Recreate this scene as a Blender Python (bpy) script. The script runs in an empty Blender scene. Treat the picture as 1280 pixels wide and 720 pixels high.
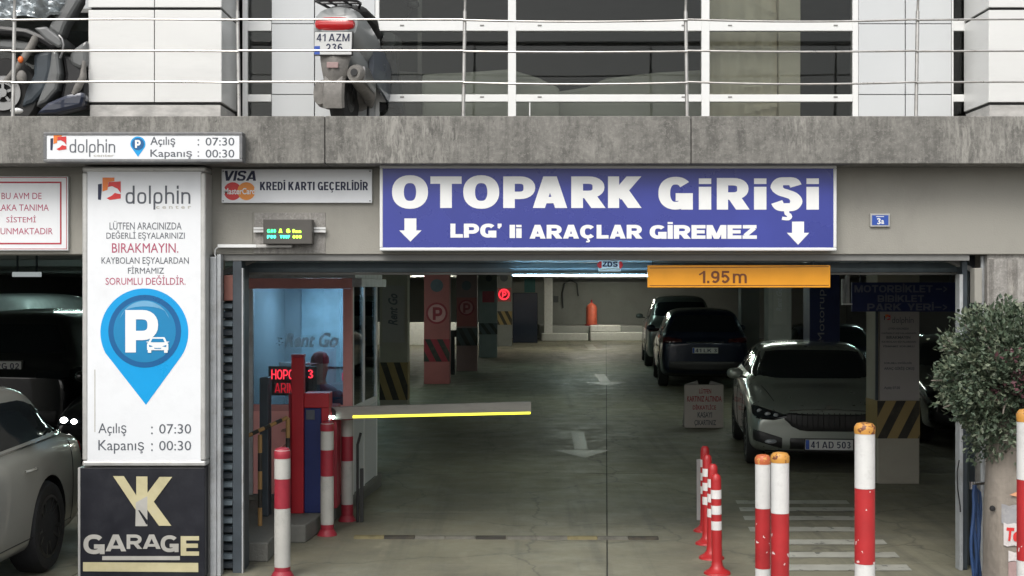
import bpy, bmesh, math, random
from mathutils import Vector, Matrix, noise
from mathutils.bvhtree import BVHTree
R = math.radians
random.seed(7)
C = bpy.context.scene.collection
S = bpy.context.scene

# ------------------------------------------------------------------ camera, world, sun, exposure
F, HC = 1700.0, 2.1          # focal length in pixels of a 1280 wide picture, camera height
cam = bpy.data.cameras.new('camera'); camo = bpy.data.objects.new('camera', cam); C.objects.link(camo)
camo.location = (0, 0, HC); camo.rotation_euler = (R(90), 0, 0)
cam.sensor_width = 36; cam.lens = 36 * F / 1280; cam.clip_end = 500; cam.clip_start = .05
S.camera = camo
W = bpy.data.worlds.new("World"); S.world = W; W.use_nodes = True
wn = W.node_tree; bg = wn.nodes['Background']
sky = wn.nodes.new('ShaderNodeTexSky'); sky.sky_type = 'NISHITA'; sky.sun_disc = False
SUN_EL, SUN_ROT = R(48), R(200)
sky.sun_elevation = SUN_EL; sky.sun_rotation = SUN_ROT; sky.dust_density = 4; sky.air_density = 1.2; sky.ozone_density = .6
hs = wn.nodes.new('ShaderNodeHueSaturation'); hs.inputs['Saturation'].default_value = .25
wn.links.new(sky.outputs[0], hs.inputs['Color']); wn.links.new(hs.outputs[0], bg.inputs[0])
bg.inputs[1].default_value = .13
sl = bpy.data.lights.new('sun', 'SUN'); sl.energy = .8; sl.angle = R(25); sl.color = (1, .96, .9)
so = bpy.data.objects.new('sun', sl); C.objects.link(so)
sd = Vector((math.sin(SUN_ROT) * math.cos(SUN_EL), math.cos(SUN_ROT) * math.cos(SUN_EL), math.sin(SUN_EL)))
so.rotation_euler = sd.to_track_quat('Z', 'Y').to_euler()
S.view_settings.view_transform = 'Standard'; S.view_settings.look = 'None'
S.view_settings.exposure = 0.6; S.view_settings.gamma = 1
S.cycles.max_bounces = 8; S.cycles.diffuse_bounces = 4; S.cycles.glossy_bounces = 3
S.cycles.transmission_bounces = 4; S.cycles.transparent_max_bounces = 8
S.cycles.sample_clamp_indirect = 3.0

# ------------------------------------------------------------------ pixel of the photo -> point at depth Y
def X(px, Y): return (px - 640) / F * Y
def Z(py, Y): return HC + (360 - py) / F * Y
def G(py, z=0): return F * (HC - z) / (py - 360)      # depth at which height z shows at row py

# ------------------------------------------------------------------ materials
def nodes(name):
    m = bpy.data.materials.new(name); m.use_nodes = True
    return m, m.node_tree, m.node_tree.nodes['Principled BSDF']
def rgb(r, g=None, b=None):
    if g is None: g = b = r
    return (r, g, b, 1)
def mat(name, col, rough=.6, metal=0, var=.12, scale=6, bump=.05, bscale=60, dirt=0, dirtcol=None, dscale=3, coat=0, spec=.5, stretch=(1, 1, 1), rv=.1, emis=None, es=0):
    m, t, p = nodes(name); N = t.nodes.new; L = t.links.new
    tc = N('ShaderNodeTexCoord'); mp = N('ShaderNodeMapping'); mp.inputs['Scale'].default_value = stretch
    L(tc.outputs['Object'], mp.inputs[0])
    n = N('ShaderNodeTexNoise'); n.inputs['Scale'].default_value = scale; n.inputs['Detail'].default_value = 6; n.inputs['Roughness'].default_value = .62
    L(mp.outputs[0], n.inputs['Vector'])
    cr = N('ShaderNodeValToRGB'); cr.color_ramp.elements[0].position = .3; cr.color_ramp.elements[1].position = .7
    c = col
    cr.color_ramp.elements[0].color = rgb(*[max(0, v * (1 - var)) for v in c]); cr.color_ramp.elements[1].color = rgb(*[min(1, v * (1 + var)) for v in c])
    L(n.outputs[0], cr.inputs[0]); out = cr.outputs[0]
    if dirt:
        d = N('ShaderNodeTexNoise'); d.inputs['Scale'].default_value = dscale; d.inputs['Detail'].default_value = 10; d.inputs['Roughness'].default_value = .72
        L(mp.outputs[0], d.inputs['Vector'])
        dr = N('ShaderNodeValToRGB'); dr.color_ramp.elements[0].position = .50; dr.color_ramp.elements[1].position = .72
        dr.color_ramp.elements[0].color = rgb(0); dr.color_ramp.elements[1].color = rgb(dirt)
        L(d.outputs[0], dr.inputs[0])
        mx = N('ShaderNodeMix'); mx.data_type = 'RGBA'; L(dr.outputs[0], mx.inputs[0]); L(out, mx.inputs[6])
        mx.inputs[7].default_value = rgb(*(dirtcol or [v * .45 for v in c])); out = mx.outputs[2]
    L(out, p.inputs['Base Color'])
    p.inputs['Metallic'].default_value = metal; p.inputs['Specular IOR Level'].default_value = spec; p.inputs['Coat Weight'].default_value = coat; p.inputs['Coat Roughness'].default_value = .05
    mr = N('ShaderNodeMapRange'); mr.inputs['To Min'].default_value = max(.02, rough - rv); mr.inputs['To Max'].default_value = min(1, rough + rv)
    L(n.outputs[0], mr.inputs[0]); L(mr.outputs[0], p.inputs['Roughness'])
    if bump:
        b = N('ShaderNodeBump'); b.inputs['Strength'].default_value = bump; b.inputs['Distance'].default_value = .02
        bn = N('ShaderNodeTexNoise'); bn.inputs['Scale'].default_value = bscale; bn.inputs['Detail'].default_value = 5
        L(tc.outputs['Object'], bn.inputs['Vector']); L(bn.outputs[0], b.inputs['Height']); L(b.outputs[0], p.inputs['Normal'])
    if emis:
        p.inputs['Emission Color'].default_value = rgb(*emis); p.inputs['Emission Strength'].default_value = es
    return m
def emit(name, col, st):
    m, t, p = nodes(name); p.inputs['Base Color'].default_value = rgb(*col); p.inputs['Emission Color'].default_value = rgb(*col); p.inputs['Emission Strength'].default_value = st; p.inputs['Roughness'].default_value = .4
    return m
def glass(name, tint, refl=.08, rough=.02):
    m = bpy.data.materials.new(name); m.use_nodes = True; t = m.node_tree; t.nodes.clear(); N = t.nodes.new; L = t.links.new
    o = N('ShaderNodeOutputMaterial'); mx = N('ShaderNodeMixShader'); tr = N('ShaderNodeBsdfTransparent'); gl = N('ShaderNodeBsdfGlossy')
    tr.inputs[0].default_value = rgb(*tint); gl.inputs['Roughness'].default_value = rough; gl.inputs[0].default_value = rgb(.9)
    fr = N('ShaderNodeFresnel'); fr.inputs[0].default_value = 1.5; mu = N('ShaderNodeMath'); mu.operation = 'MULTIPLY_ADD'; mu.inputs[1].default_value = 1.0; mu.inputs[2].default_value = refl - .04
    L(fr.outputs[0], mu.inputs[0]); L(mu.outputs[0], mx.inputs[0]); L(tr.outputs[0], mx.inputs[1]); L(gl.outputs[0], mx.inputs[2]); L(mx.outputs[0], o.inputs[0])
    return m

def weathered_concrete(name, light, dark, streak=1.0):
    m, t, p = nodes(name); N = t.nodes.new; L = t.links.new
    tc = N('ShaderNodeTexCoord')
    def nz(scale, st, det=10, ro=.7, dist=0):
        mp = N('ShaderNodeMapping'); mp.inputs['Scale'].default_value = st; L(tc.outputs['Object'], mp.inputs[0])
        n = N('ShaderNodeTexNoise'); n.inputs['Scale'].default_value = scale; n.inputs['Detail'].default_value = det; n.inputs['Roughness'].default_value = ro; n.inputs['Distortion'].default_value = dist
        L(mp.outputs[0], n.inputs['Vector']); return n.outputs[0]
    def ramp(v, a, b, c0, c1):
        r = N('ShaderNodeValToRGB'); r.color_ramp.elements[0].position = a; r.color_ramp.elements[1].position = b
        r.color_ramp.elements[0].color = rgb(*c0); r.color_ramp.elements[1].color = rgb(*c1); L(v, r.inputs[0]); return r.outputs[0]
    def mix(f, a, b, mode='MIX'):
        x = N('ShaderNodeMix'); x.data_type = 'RGBA'; x.blend_type = mode
        L(f, x.inputs[0]) if not isinstance(f, float) else setattr(x.inputs[0], 'default_value', f)
        L(a, x.inputs[6]); L(b, x.inputs[7]) if not isinstance(b, tuple) else setattr(x.inputs[7], 'default_value', b)
        return x.outputs[2]
    base = ramp(nz(9, (1, 1, 1.2), 12, .75, .6), .35, .66, dark, light)
    # soot streaks that run down, patches where the surface has been washed pale
    st = ramp(nz(5, (3.2, 3.2, .35), 8, .65), .45, .68, (0, 0, 0), (streak * .75,) * 3)
    base = mix(st, base, rgb(*[v * .38 for v in dark]))
    wash = ramp(nz(.9, (1, 1, .6), 6, .6), .46, .60, (0, 0, 0), (.9,) * 3)
    wm = N('ShaderNodeMath'); wm.operation = 'MULTIPLY'; L(wash, wm.inputs[0]); L(ramp(nz(12, (2.6, 2.6, .55), 10, .75, .6), .46, .60, (0, 0, 0), (1, 1, 1)), wm.inputs[1])
    base = mix(wm.outputs[0], base, rgb(*[min(1, v * 1.45) for v in light]))
    spk = ramp(nz(45, (1, 1, 1), 6, .8), .50, .62, (0, 0, 0), (.5,) * 3)
    base = mix(spk, base, rgb(*[min(1, v * 1.35) for v in light]))
    pit = ramp(nz(28, (1, 1, .8), 8, .8), .60, .68, (0, 0, 0), (.6,) * 3)
    base = mix(pit, base, rgb(*[v * .35 for v in dark]))
    L(base, p.inputs['Base Color']); p.inputs['Roughness'].default_value = .88
    b = N('ShaderNodeBump'); b.inputs['Strength'].default_value = .35; b.inputs['Distance'].default_value = .01; L(nz(40, (1, 1, 1)), b.inputs['Height']); L(b.outputs[0], p.inputs['Normal'])
    return m

def chipped(name, col, under, amt=.62, scale=14):
    return mat(name, col, rough=.42, var=.06, scale=5, bump=.08, bscale=30, dirt=1, dirtcol=under, dscale=scale) if False else _chip(name, col, under, amt, scale)
def _chip(name, col, under, amt, scale):
    m, t, p = nodes(name); N = t.nodes.new; L = t.links.new
    tc = N('ShaderNodeTexCoord'); n = N('ShaderNodeTexNoise'); n.inputs['Scale'].default_value = scale; n.inputs['Detail'].default_value = 4; n.inputs['Roughness'].default_value = .55
    L(tc.outputs['Object'], n.inputs['Vector'])
    r = N('ShaderNodeValToRGB'); r.color_ramp.elements[0].position = amt; r.color_ramp.elements[1].position = amt + .015
    L(n.outputs[0], r.inputs[0])
    g = N('ShaderNodeTexNoise'); g.inputs['Scale'].default_value = 5; g.inputs['Detail'].default_value = 8; L(tc.outputs['Object'], g.inputs['Vector'])
    r2 = N('ShaderNodeValToRGB'); r2.color_ramp.elements[0].position = .35; r2.color_ramp.elements[1].position = .65
    r2.color_ramp.elements[0].color = rgb(*[v * .78 for v in col]); r2.color_ramp.elements[1].color = rgb(*col); L(g.outputs[0], r2.inputs[0])
    x = N('ShaderNodeMix'); x.data_type = 'RGBA'; L(r.outputs[0], x.inputs[0]); L(r2.outputs[0], x.inputs[6]); x.inputs[7].default_value = rgb(*under)
    L(x.outputs[2], p.inputs['Base Color']); p.inputs['Roughness'].default_value = .45
    b = N('ShaderNodeBump'); b.inputs['Strength'].default_value = .3; b.inputs['Distance'].default_value = .004; b.invert = True; L(r.outputs[0], b.inputs['Height']); L(b.outputs[0], p.inputs['Normal'])
    return m

M = {}
M['fascia'] = weathered_concrete('weathered concrete', (.235, .228, .208), (.125, .122, .112), .7)
M['wall'] = mat('painted render', (.315, .305, .27), rough=.85, var=.06, scale=1.4, bump=.12, bscale=90, dirt=.35, dscale=1.6, dirtcol=(.2, .19, .17), stretch=(1, 1, .6))
M['colconc'] = weathered_concrete('ribbed concrete', (.36, .345, .32), (.22, .21, .195), .5)
M['clad'] = mat('white cladding', (.70, .705, .69), rough=.35, var=.04, scale=1.5, bump=.02, bscale=8, dirt=.12, dscale=2, stretch=(.6, .6, 2.5), coat=.2)
M['marble'] = mat('grey marble', (.45, .44, .42), rough=.4, var=.25, scale=7, dirt=.5, dscale=4, dirtcol=(.25, .25, .25), stretch=(1, 1, 2.2), bump=0)
M['joint'] = mat('dark joint', (.03, .03, .03), rough=.8)
M['alu'] = mat('white aluminium frame', (.74, .75, .74), rough=.35, var=.04, bump=0, dirt=.1, dscale=6)
M['panel'] = mat('grey white panel', (.56, .58, .59), rough=.4, var=.03, scale=1, bump=.01)
M['steel'] = mat('stainless steel', (.50, .49, .47), rough=.3, metal=.85, var=.15, scale=12, bump=0, dirt=.35, dscale=10, dirtcol=(.2, .14, .08))
M['galv'] = mat('galvanised steel', (.42, .44, .45), rough=.5, metal=.25, var=.15, scale=9, dirt=.6, dscale=5, dirtcol=(.2, .17, .14))
M['darksteel'] = mat('dark blue steel', (.045, .058, .07), rough=.5, var=.25, dirt=.3)
M['shutter'] = mat('shutter slat steel', (.20, .25, .28), rough=.45, metal=.3, var=.2, dirt=.3)
M['greyframe'] = mat('grey frame paint', (.2, .2, .19), rough=.5, var=.15, dirt=.3)
M['white'] = mat('white sign plastic', (.78, .80, .82), rough=.35, var=.025, scale=2, bump=0, dirt=.1, dscale=5)
M['frame'] = mat('aluminium sign frame', (.52, .52, .50), rough=.38, metal=.35, var=.1, bump=0, dirt=.3, dscale=8)
M['signedge'] = mat('sign frame dark steel', (.16, .165, .17), rough=.5, metal=.3, dirt=.3, dirtcol=(.4, .38, .35), dscale=18)
M['blue'] = mat('sign blue', (.042, .055, .285), rough=.28, var=.12, scale=1.5, bump=0)
M['bluedark'] = mat('navy board', (.018, .03, .11), rough=.4, var=.15)
M['letter'] = mat('white vinyl', (.82, .83, .82), rough=.4, var=.03, bump=0)
M['greyink'] = mat('grey ink', (.09, .10, .12), rough=.5, bump=0)
M['navyink'] = mat('navy ink', (.015, .02, .06), rough=.5, bump=0)
M['redink'] = mat('red ink', (.42, .03, .05), rough=.5, bump=0)
M['pinkink'] = mat('crimson ink', (.42, .06, .13), rough=.5, bump=0)
M['logored'] = mat('logo red', (.62, .03, .03), rough=.4, bump=0)
M['logoorange'] = mat('logo orange', (.80, .20, .03), rough=.4, bump=0)
M['logoyellow'] = mat('logo amber', (.80, .28, .04), rough=.4, bump=0)
M['cyan'] = mat('pin cyan', (.0, .33, .72), rough=.3, bump=0, var=.03)
M['cyandark'] = mat('pin dark blue', (.005, .11, .30), rough=.3, bump=0, var=.05)
M['cyanmid'] = mat('pin disc blue', (.01, .22, .46), rough=.3, bump=0, var=.1, scale=2)
M['black'] = mat('black sign face', (.014, .015, .021), rough=.35, var=.2, bump=.02, dirt=.1, dirtcol=(.1, .1, .1))
M['gold'] = mat('pale gold', (.55, .50, .30), rough=.45, var=.15, bump=0, dirt=.3, dscale=12, dirtcol=(.42, .40, .36))
M['silver'] = mat('silvered letter', (.50, .49, .45), rough=.4, metal=.2, bump=0, var=.1)
M['yellow'] = mat('amber sign', (.80, .33, .012), rough=.35, var=.05, bump=0)
M['brownink'] = mat('brown ink', (.16, .045, .01), rough=.5, bump=0)
M['red'] = _chip('red bollard paint', (.46, .025, .028), (.75, .62, .6), .66, 16)
M['redold'] = mat('dull red paint', (.30, .02, .035), rough=.5, var=.15, dirt=.35, dscale=9, bump=.05)
M['whitep'] = mat('white bollard paint', (.66, .66, .64), rough=.5, var=.06, dirt=.45, dscale=14, dirtcol=(.38, .37, .35), bump=.06)
M['rustcap'] = _chip('rusty orange cap', (.62, .30, .06), (.16, .05, .02), .56, 34)
M['rustcapred'] = _chip('rusty red cap', (.55, .14, .05), (.60, .30, .08), .56, 34)
M['flex'] = mat('orange red plastic', (.40, .02, .022), rough=.4, var=.1)
M['reflect'] = mat('white reflective tape', (.72, .70, .68), rough=.3, bump=0)
M['pink'] = mat('salmon frame paint', (.66, .30, .28), rough=.5, var=.1, dirt=.2)
M['cream'] = mat('cream column paint', (.36, .34, .28), rough=.7, var=.08, dirt=.35, dscale=3)
M['colgrey'] = mat('grey column paint', (.23, .24, .23), rough=.7, var=.1, dirt=.4, dscale=3)
M['colrose'] = mat('grey pink column paint', (.30, .185, .18), rough=.7, var=.1, dirt=.4)
M['colpink'] = mat('faded red column paint', (.40, .115, .11), rough=.7, var=.1, dirt=.3, dscale=3)
M['stripeblack'] = mat('black stripe paint', (.03, .027, .022), rough=.6, var=.2, dirt=.3, dirtcol=(.2, .16, .08))
M['stripeyellow'] = mat('ochre stripe paint', (.30, .22, .09), rough=.6, var=.15, dirt=.4)
M['humpyellow'] = mat('worn hump yellow', (.17, .145, .07), rough=.7, dirt=.8, dscale=8, bump=.1)
M['humpgrey'] = mat('worn hump rubber', (.12, .115, .095), rough=.7, var=.3, dirt=.6, dscale=8, bump=.1)
M['armgrey'] = mat('barrier arm grey', (.30, .29, .26), rough=.5, var=.12, scale=4, dirt=.4, dscale=7, stretch=(.5, 1, 2))  # arm colour darkened to carry the shade it hangs in
M['whiteshade'] = mat('shaded white paint', (.46, .455, .42), rough=.6, var=.08, dirt=.5, dscale=12, bump=.06)  # bollard white darkened for the shade it stands in, plus dirt
M['tyre'] = mat('tyre rubber', (.018, .018, .018), rough=.75, var=.3, bump=.1)
M['rim'] = mat('alloy rim', (.28, .28, .28), rough=.35, metal=.7, var=.1, bump=0)
M['rimdark'] = mat('dark alloy rim', (.05, .05, .05), rough=.35, metal=.6, var=.1, bump=0)
M['carglass'] = mat('tinted car glass', (.010, .013, .016), rough=.05, var=.1, bump=0, rv=.02)
M['trim'] = mat('black trim', (.015, .015, .016), rough=.4, bump=0)
M['chrome'] = mat('chrome', (.7, .7, .7), rough=.12, metal=1, bump=0, var=.05)
M['lamp'] = mat('lamp glass', (.30, .32, .34), rough=.1, bump=0, coat=1, var=.3, scale=20)
M['taildark'] = mat('unlit tail lamp', (.06, .006, .008), rough=.12, coat=1, bump=0)
M['taillight'] = mat('tail lamp red', (.45, .01, .012), rough=.12, coat=1, bump=0, var=.1)
M['plate'] = mat('number plate', (.62, .63, .62), rough=.4, bump=0, var=.04)
M['eu'] = mat('plate blue strip', (.03, .09, .42), rough=.4, bump=0)
M['paintsilver'] = mat('silver green paint', (.30, .33, .30), rough=.28, metal=.5, coat=1, var=.03, bump=0, rv=.02)
M['paintwhite'] = mat('pearl champagne paint', (.37, .37, .33), rough=.3, metal=.35, coat=1, var=.03, bump=0, rv=.02)
M['paintdark'] = mat('dark blue paint', (.006, .012, .034), rough=.3, metal=.3, coat=1, bump=0, rv=.02)
M['paintblack'] = mat('black paint', (.006, .007, .009), rough=.25, coat=1, bump=0, rv=.02)
M['paintgrey'] = mat('grey paint', (.16, .17, .16), rough=.3, metal=.5, coat=1, bump=0, rv=.02)
M['paintvan'] = mat('white van paint', (.42, .45, .45), rough=.35, coat=.6, bump=0, rv=.02)
M['plasticgrey'] = mat('grey scooter plastic', (.27, .285, .285), rough=.35, var=.08, bump=0, coat=.4, dirt=.2)
M['plasticdark'] = mat('dark motorcycle fairing', (.115, .12, .12), rough=.35, var=.15, bump=0, coat=.5, dirt=.2)
M['plasticblue'] = mat('blue grey scooter plastic', (.10, .115, .14), rough=.3, var=.08, bump=0, coat=.5)
M['engine'] = mat('dusty engine casing', (.20, .19, .175), rough=.6, var=.25, scale=20, dirt=.5, dscale=12, bump=.1)
M['cellophane'] = mat('crumpled clear wrap', (.34, .38, .40), rough=.18, metal=.35, var=.5, scale=9, bump=1, bscale=9, coat=1)
M['orange'] = mat('orange reflector', (.75, .16, .03), rough=.2, bump=0)
M['hose'] = mat('blue hose', (.03, .07, .18), rough=.45, var=.2, bump=0)
M['pvc'] = mat('white pipe', (.55, .57, .57), rough=.4, dirt=.3, bump=0)
M['rubber'] = mat('black cable', (.02, .02, .02), rough=.6, bump=0)
M['blackyellow_y'] = mat('old yellow paint', (.38, .22, .08), rough=.6, dirt=.4)
M['kerb'] = mat('kerb concrete', (.15, .15, .135), rough=.85, var=.15, dirt=.4, bump=.3)
M['ceil'] = mat('ceiling concrete', (.42, .43, .42), rough=.9, var=.1, dirt=.3)
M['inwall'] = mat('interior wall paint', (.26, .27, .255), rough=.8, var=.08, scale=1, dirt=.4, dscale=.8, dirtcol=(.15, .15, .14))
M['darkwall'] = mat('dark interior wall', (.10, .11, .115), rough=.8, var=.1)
M['shopwall'] = mat('shop wall', (.22, .22, .21), rough=.8, var=.1)
M['curtain'] = mat('beige cloth', (.80, .73, .60), rough=.9, var=.06, bump=.05)
M['shopgrey'] = mat('pale grey reflection tone', (.52, .52, .47), rough=.9, var=.1, scale=2)  # tone of the window reflections built as solid shapes
M['skin'] = mat('skin', (.42, .24, .18), rough=.55, bump=0)
M['cloth'] = mat('dark jacket cloth', (.05, .06, .08), rough=.9)
M['capcloth'] = mat('dark red cloth', (.14, .015, .02), rough=.8)
M['hair'] = mat('dark hair', (.015, .012, .01), rough=.7)
M['cylred'] = mat('red gas bottle paint', (.50, .10, .055), rough=.5, dirt=.3)
M['leaf'] = mat('leaf green', (.075, .105, .065), rough=.5, var=.35, scale=9, bump=0)
M['leafdark'] = mat('dark leaf', (.045, .07, .042), rough=.5, var=.3, scale=9, bump=0)
M['leafpale'] = mat('pale leaf', (.13, .155, .10), rough=.5, var=.3, scale=9, bump=0)
M['leafred'] = mat('reddish leaf', (.12, .05, .06), rough=.5, var=.3, bump=0)
M['bark'] = mat('smooth bark', (.25, .22, .185), rough=.85, var=.18, scale=5, dirt=.6, dscale=4, dirtcol=(.15, .13, .11), stretch=(2.2, 2.2, .35), bump=.5, bscale=14)
M['sticker'] = mat('grey sticker', (.30, .30, .31), rough=.5, dirt=.5, dscale=16, dirtcol=(.5, .48, .46), bump=.1)
M['stickerwhite'] = mat('worn white sticker', (.60, .56, .55), rough=.5, dirt=.5, dscale=16, bump=.1)
M['stickerpink'] = mat('faded pink sticker', (.36, .25, .24), rough=.5, dirt=.5, dscale=9, bump=.1)
M['asphalt'] = mat('asphalt', (.05, .05, .05), rough=.9, var=.2, scale=30, bump=.6, bscale=200)
M['paving'] = mat('pavement', (.24, .23, .21), rough=.9, var=.15, bump=.3)
M['linepaint'] = _chip('worn floor paint', (.42, .42, .37), (.13, .13, .115), .60, 7)
M['arrowpaint'] = _chip('worn arrow paint', (.235, .225, .17), (.18, .174, .133), .41, 7)
M['fluo'] = emit('fluorescent tube', (.70, 1, .93), 62)
M['fluowarm'] = emit('warm fluorescent tube', (1, .97, .82), 150)
M['fluodim'] = emit('dim fluorescent tube', (.90, 1, .88), 38)
M['fluocold'] = emit('cold white tube', (.40, .75, 1), 30)
M['boothlight'] = emit('booth light', (.55, .80, 1), 24)
M['ledgreen'] = emit('green LED', (.04, .9, .22), 2.2)
M['ledlime'] = emit('lime LED', (.45, .95, .05), 2.2)
M['ledteal'] = emit('teal LED', (.05, .8, .5), 2.2)
M['ledred'] = emit('red LED', (1, .03, .05), 2.6)
M['ledyellow'] = emit('yellow LED strip', (.85, .80, .06), 1.3)
M['headlamp'] = emit('lit headlamp', (1, .98, .92), 14)
M['winglass'] = glass('shop window glass', (.80, .82, .80), .025)
M['boothglass'] = glass('booth glass', (.75, .82, .85), .15)
M['displaycase'] = mat('display housing', (.075, .07, .062), rough=.5, bump=0)
M['board'] = mat('board grey white', (.36, .34, .33), rough=.6, var=.05, dirt=.2)
M['noticeboard'] = mat('notice board plastic', (.66, .60, .57), rough=.5, var=.05, dirt=.3)
M['pinkpale'] = mat('pale pink sign face', (.58, .27, .26), rough=.6, bump=0)
M['ledsoft'] = emit('soft red light', (.9, .03, .05), 1.1)
M['poster'] = mat('booth poster', (.20, .23, .25), rough=.4, bump=0)
M['greyletter'] = mat('grey lettering', (.30, .31, .33), rough=.5, bump=0)
M['reddark'] = mat('kiosk red', (.42, .012, .022), rough=.4, var=.08)
M['kioskblue'] = mat('kiosk blue', (.012, .025, .13), rough=.4, var=.1)

def floor_material():
    m, t, p = nodes('worn garage floor'); N = t.nodes.new; L = t.links.new
    tc = N('ShaderNodeTexCoord')
    def nz(sc, det, ro, st=(1, 1, 1)):
        mp = N('ShaderNodeMapping'); mp.inputs['Scale'].default_value = st; L(tc.outputs['Object'], mp.inputs[0])
        n = N('ShaderNodeTexNoise'); n.inputs['Scale'].default_value = sc; n.inputs['Detail'].default_value = det; n.inputs['Roughness'].default_value = ro; L(mp.outputs[0], n.inputs['Vector']); return n.outputs[0]
    def ramp(v, a, b, c0, c1):
        r = N('ShaderNodeValToRGB'); r.color_ramp.elements[0].position = a; r.color_ramp.elements[1].position = b
        r.color_ramp.elements[0].color = rgb(*c0); r.color_ramp.elements[1].color = rgb(*c1); L(v, r.inputs[0]); return r.outputs[0]
    def mix(f, a, b):
        x = N('ShaderNodeMix'); x.data_type = 'RGBA'; L(f, x.inputs[0]); L(a, x.inputs[6]); x.inputs[7].default_value = rgb(*b); return x.outputs[2]
    c = ramp(nz(.5, 8, .6, (1, .6, 1)), .35, .65, (.155, .148, .108), (.235, .225, .163))
    c = mix(ramp(nz(1.6, 10, .7), .5, .7, (0, 0, 0), (.55,) * 3), c, (.085, .088, .078))
    c = mix(ramp(nz(3.5, 6, .6, (1, .5, 1)), .60, .68, (0, 0, 0), (.35,) * 3), c, (.30, .28, .21))
    c = mix(ramp(nz(7, 10, .8), .64, .7, (0, 0, 0), (.6,) * 3), c, (.05, .05, .045))
    c = mix(ramp(nz(1.3, 8, .7, (2.6, .10, 1)), .52, .70, (0, 0, 0), (.55,) * 3), c, (.07, .07, .062))
    vo = N('ShaderNodeTexVoronoi'); vo.feature = 'DISTANCE_TO_EDGE'; vo.inputs['Scale'].default_value = .55; wv = N('ShaderNodeVectorMath'); wv.operation = 'MULTIPLY_ADD'; nn = N('ShaderNodeTexNoise'); nn.inputs['Scale'].default_value = 2.5; nn.inputs['Detail'].default_value = 8; L(tc.outputs['Object'], nn.inputs['Vector']); L(nn.outputs['Color'], wv.inputs[0]); wv.inputs[1].default_value = (.5, .5, .5); L(tc.outputs['Object'], wv.inputs[2]); L(wv.outputs[0], vo.inputs['Vector'])
    c = mix(ramp(vo.outputs[0], .0, .012, (.55,) * 3, (0, 0, 0)), c, (.05, .05, .045))
    L(c, p.inputs['Base Color'])
    L(ramp(nz(2.2, 8, .7), .35, .7, (.46,) * 3, (.78,) * 3), p.inputs['Roughness'])
    b = N('ShaderNodeBump'); b.inputs['Strength'].default_value = .25; b.inputs['Distance'].default_value = .006; L(nz(14, 10, .75), b.inputs['Height']); L(b.outputs[0], p.inputs['Normal'])
    return m
M['floor'] = floor_material()

# ------------------------------------------------------------------ object helpers
def thing(name, label, cat, loc=(0, 0, 0), rz=0, group=None):
    o = bpy.data.objects.new(name, None); C.objects.link(o); o.empty_display_size = .1
    o.location = loc; o.rotation_euler = (0, 0, rz); o['label'] = label; o['category'] = cat
    if group: o['group'] = group
    return o
def tag(o, label, cat, group=None):
    o['label'] = label; o['category'] = cat
    if group: o['group'] = group
    return o
def struct(o, k='structure'): o['kind'] = k; return o

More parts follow.
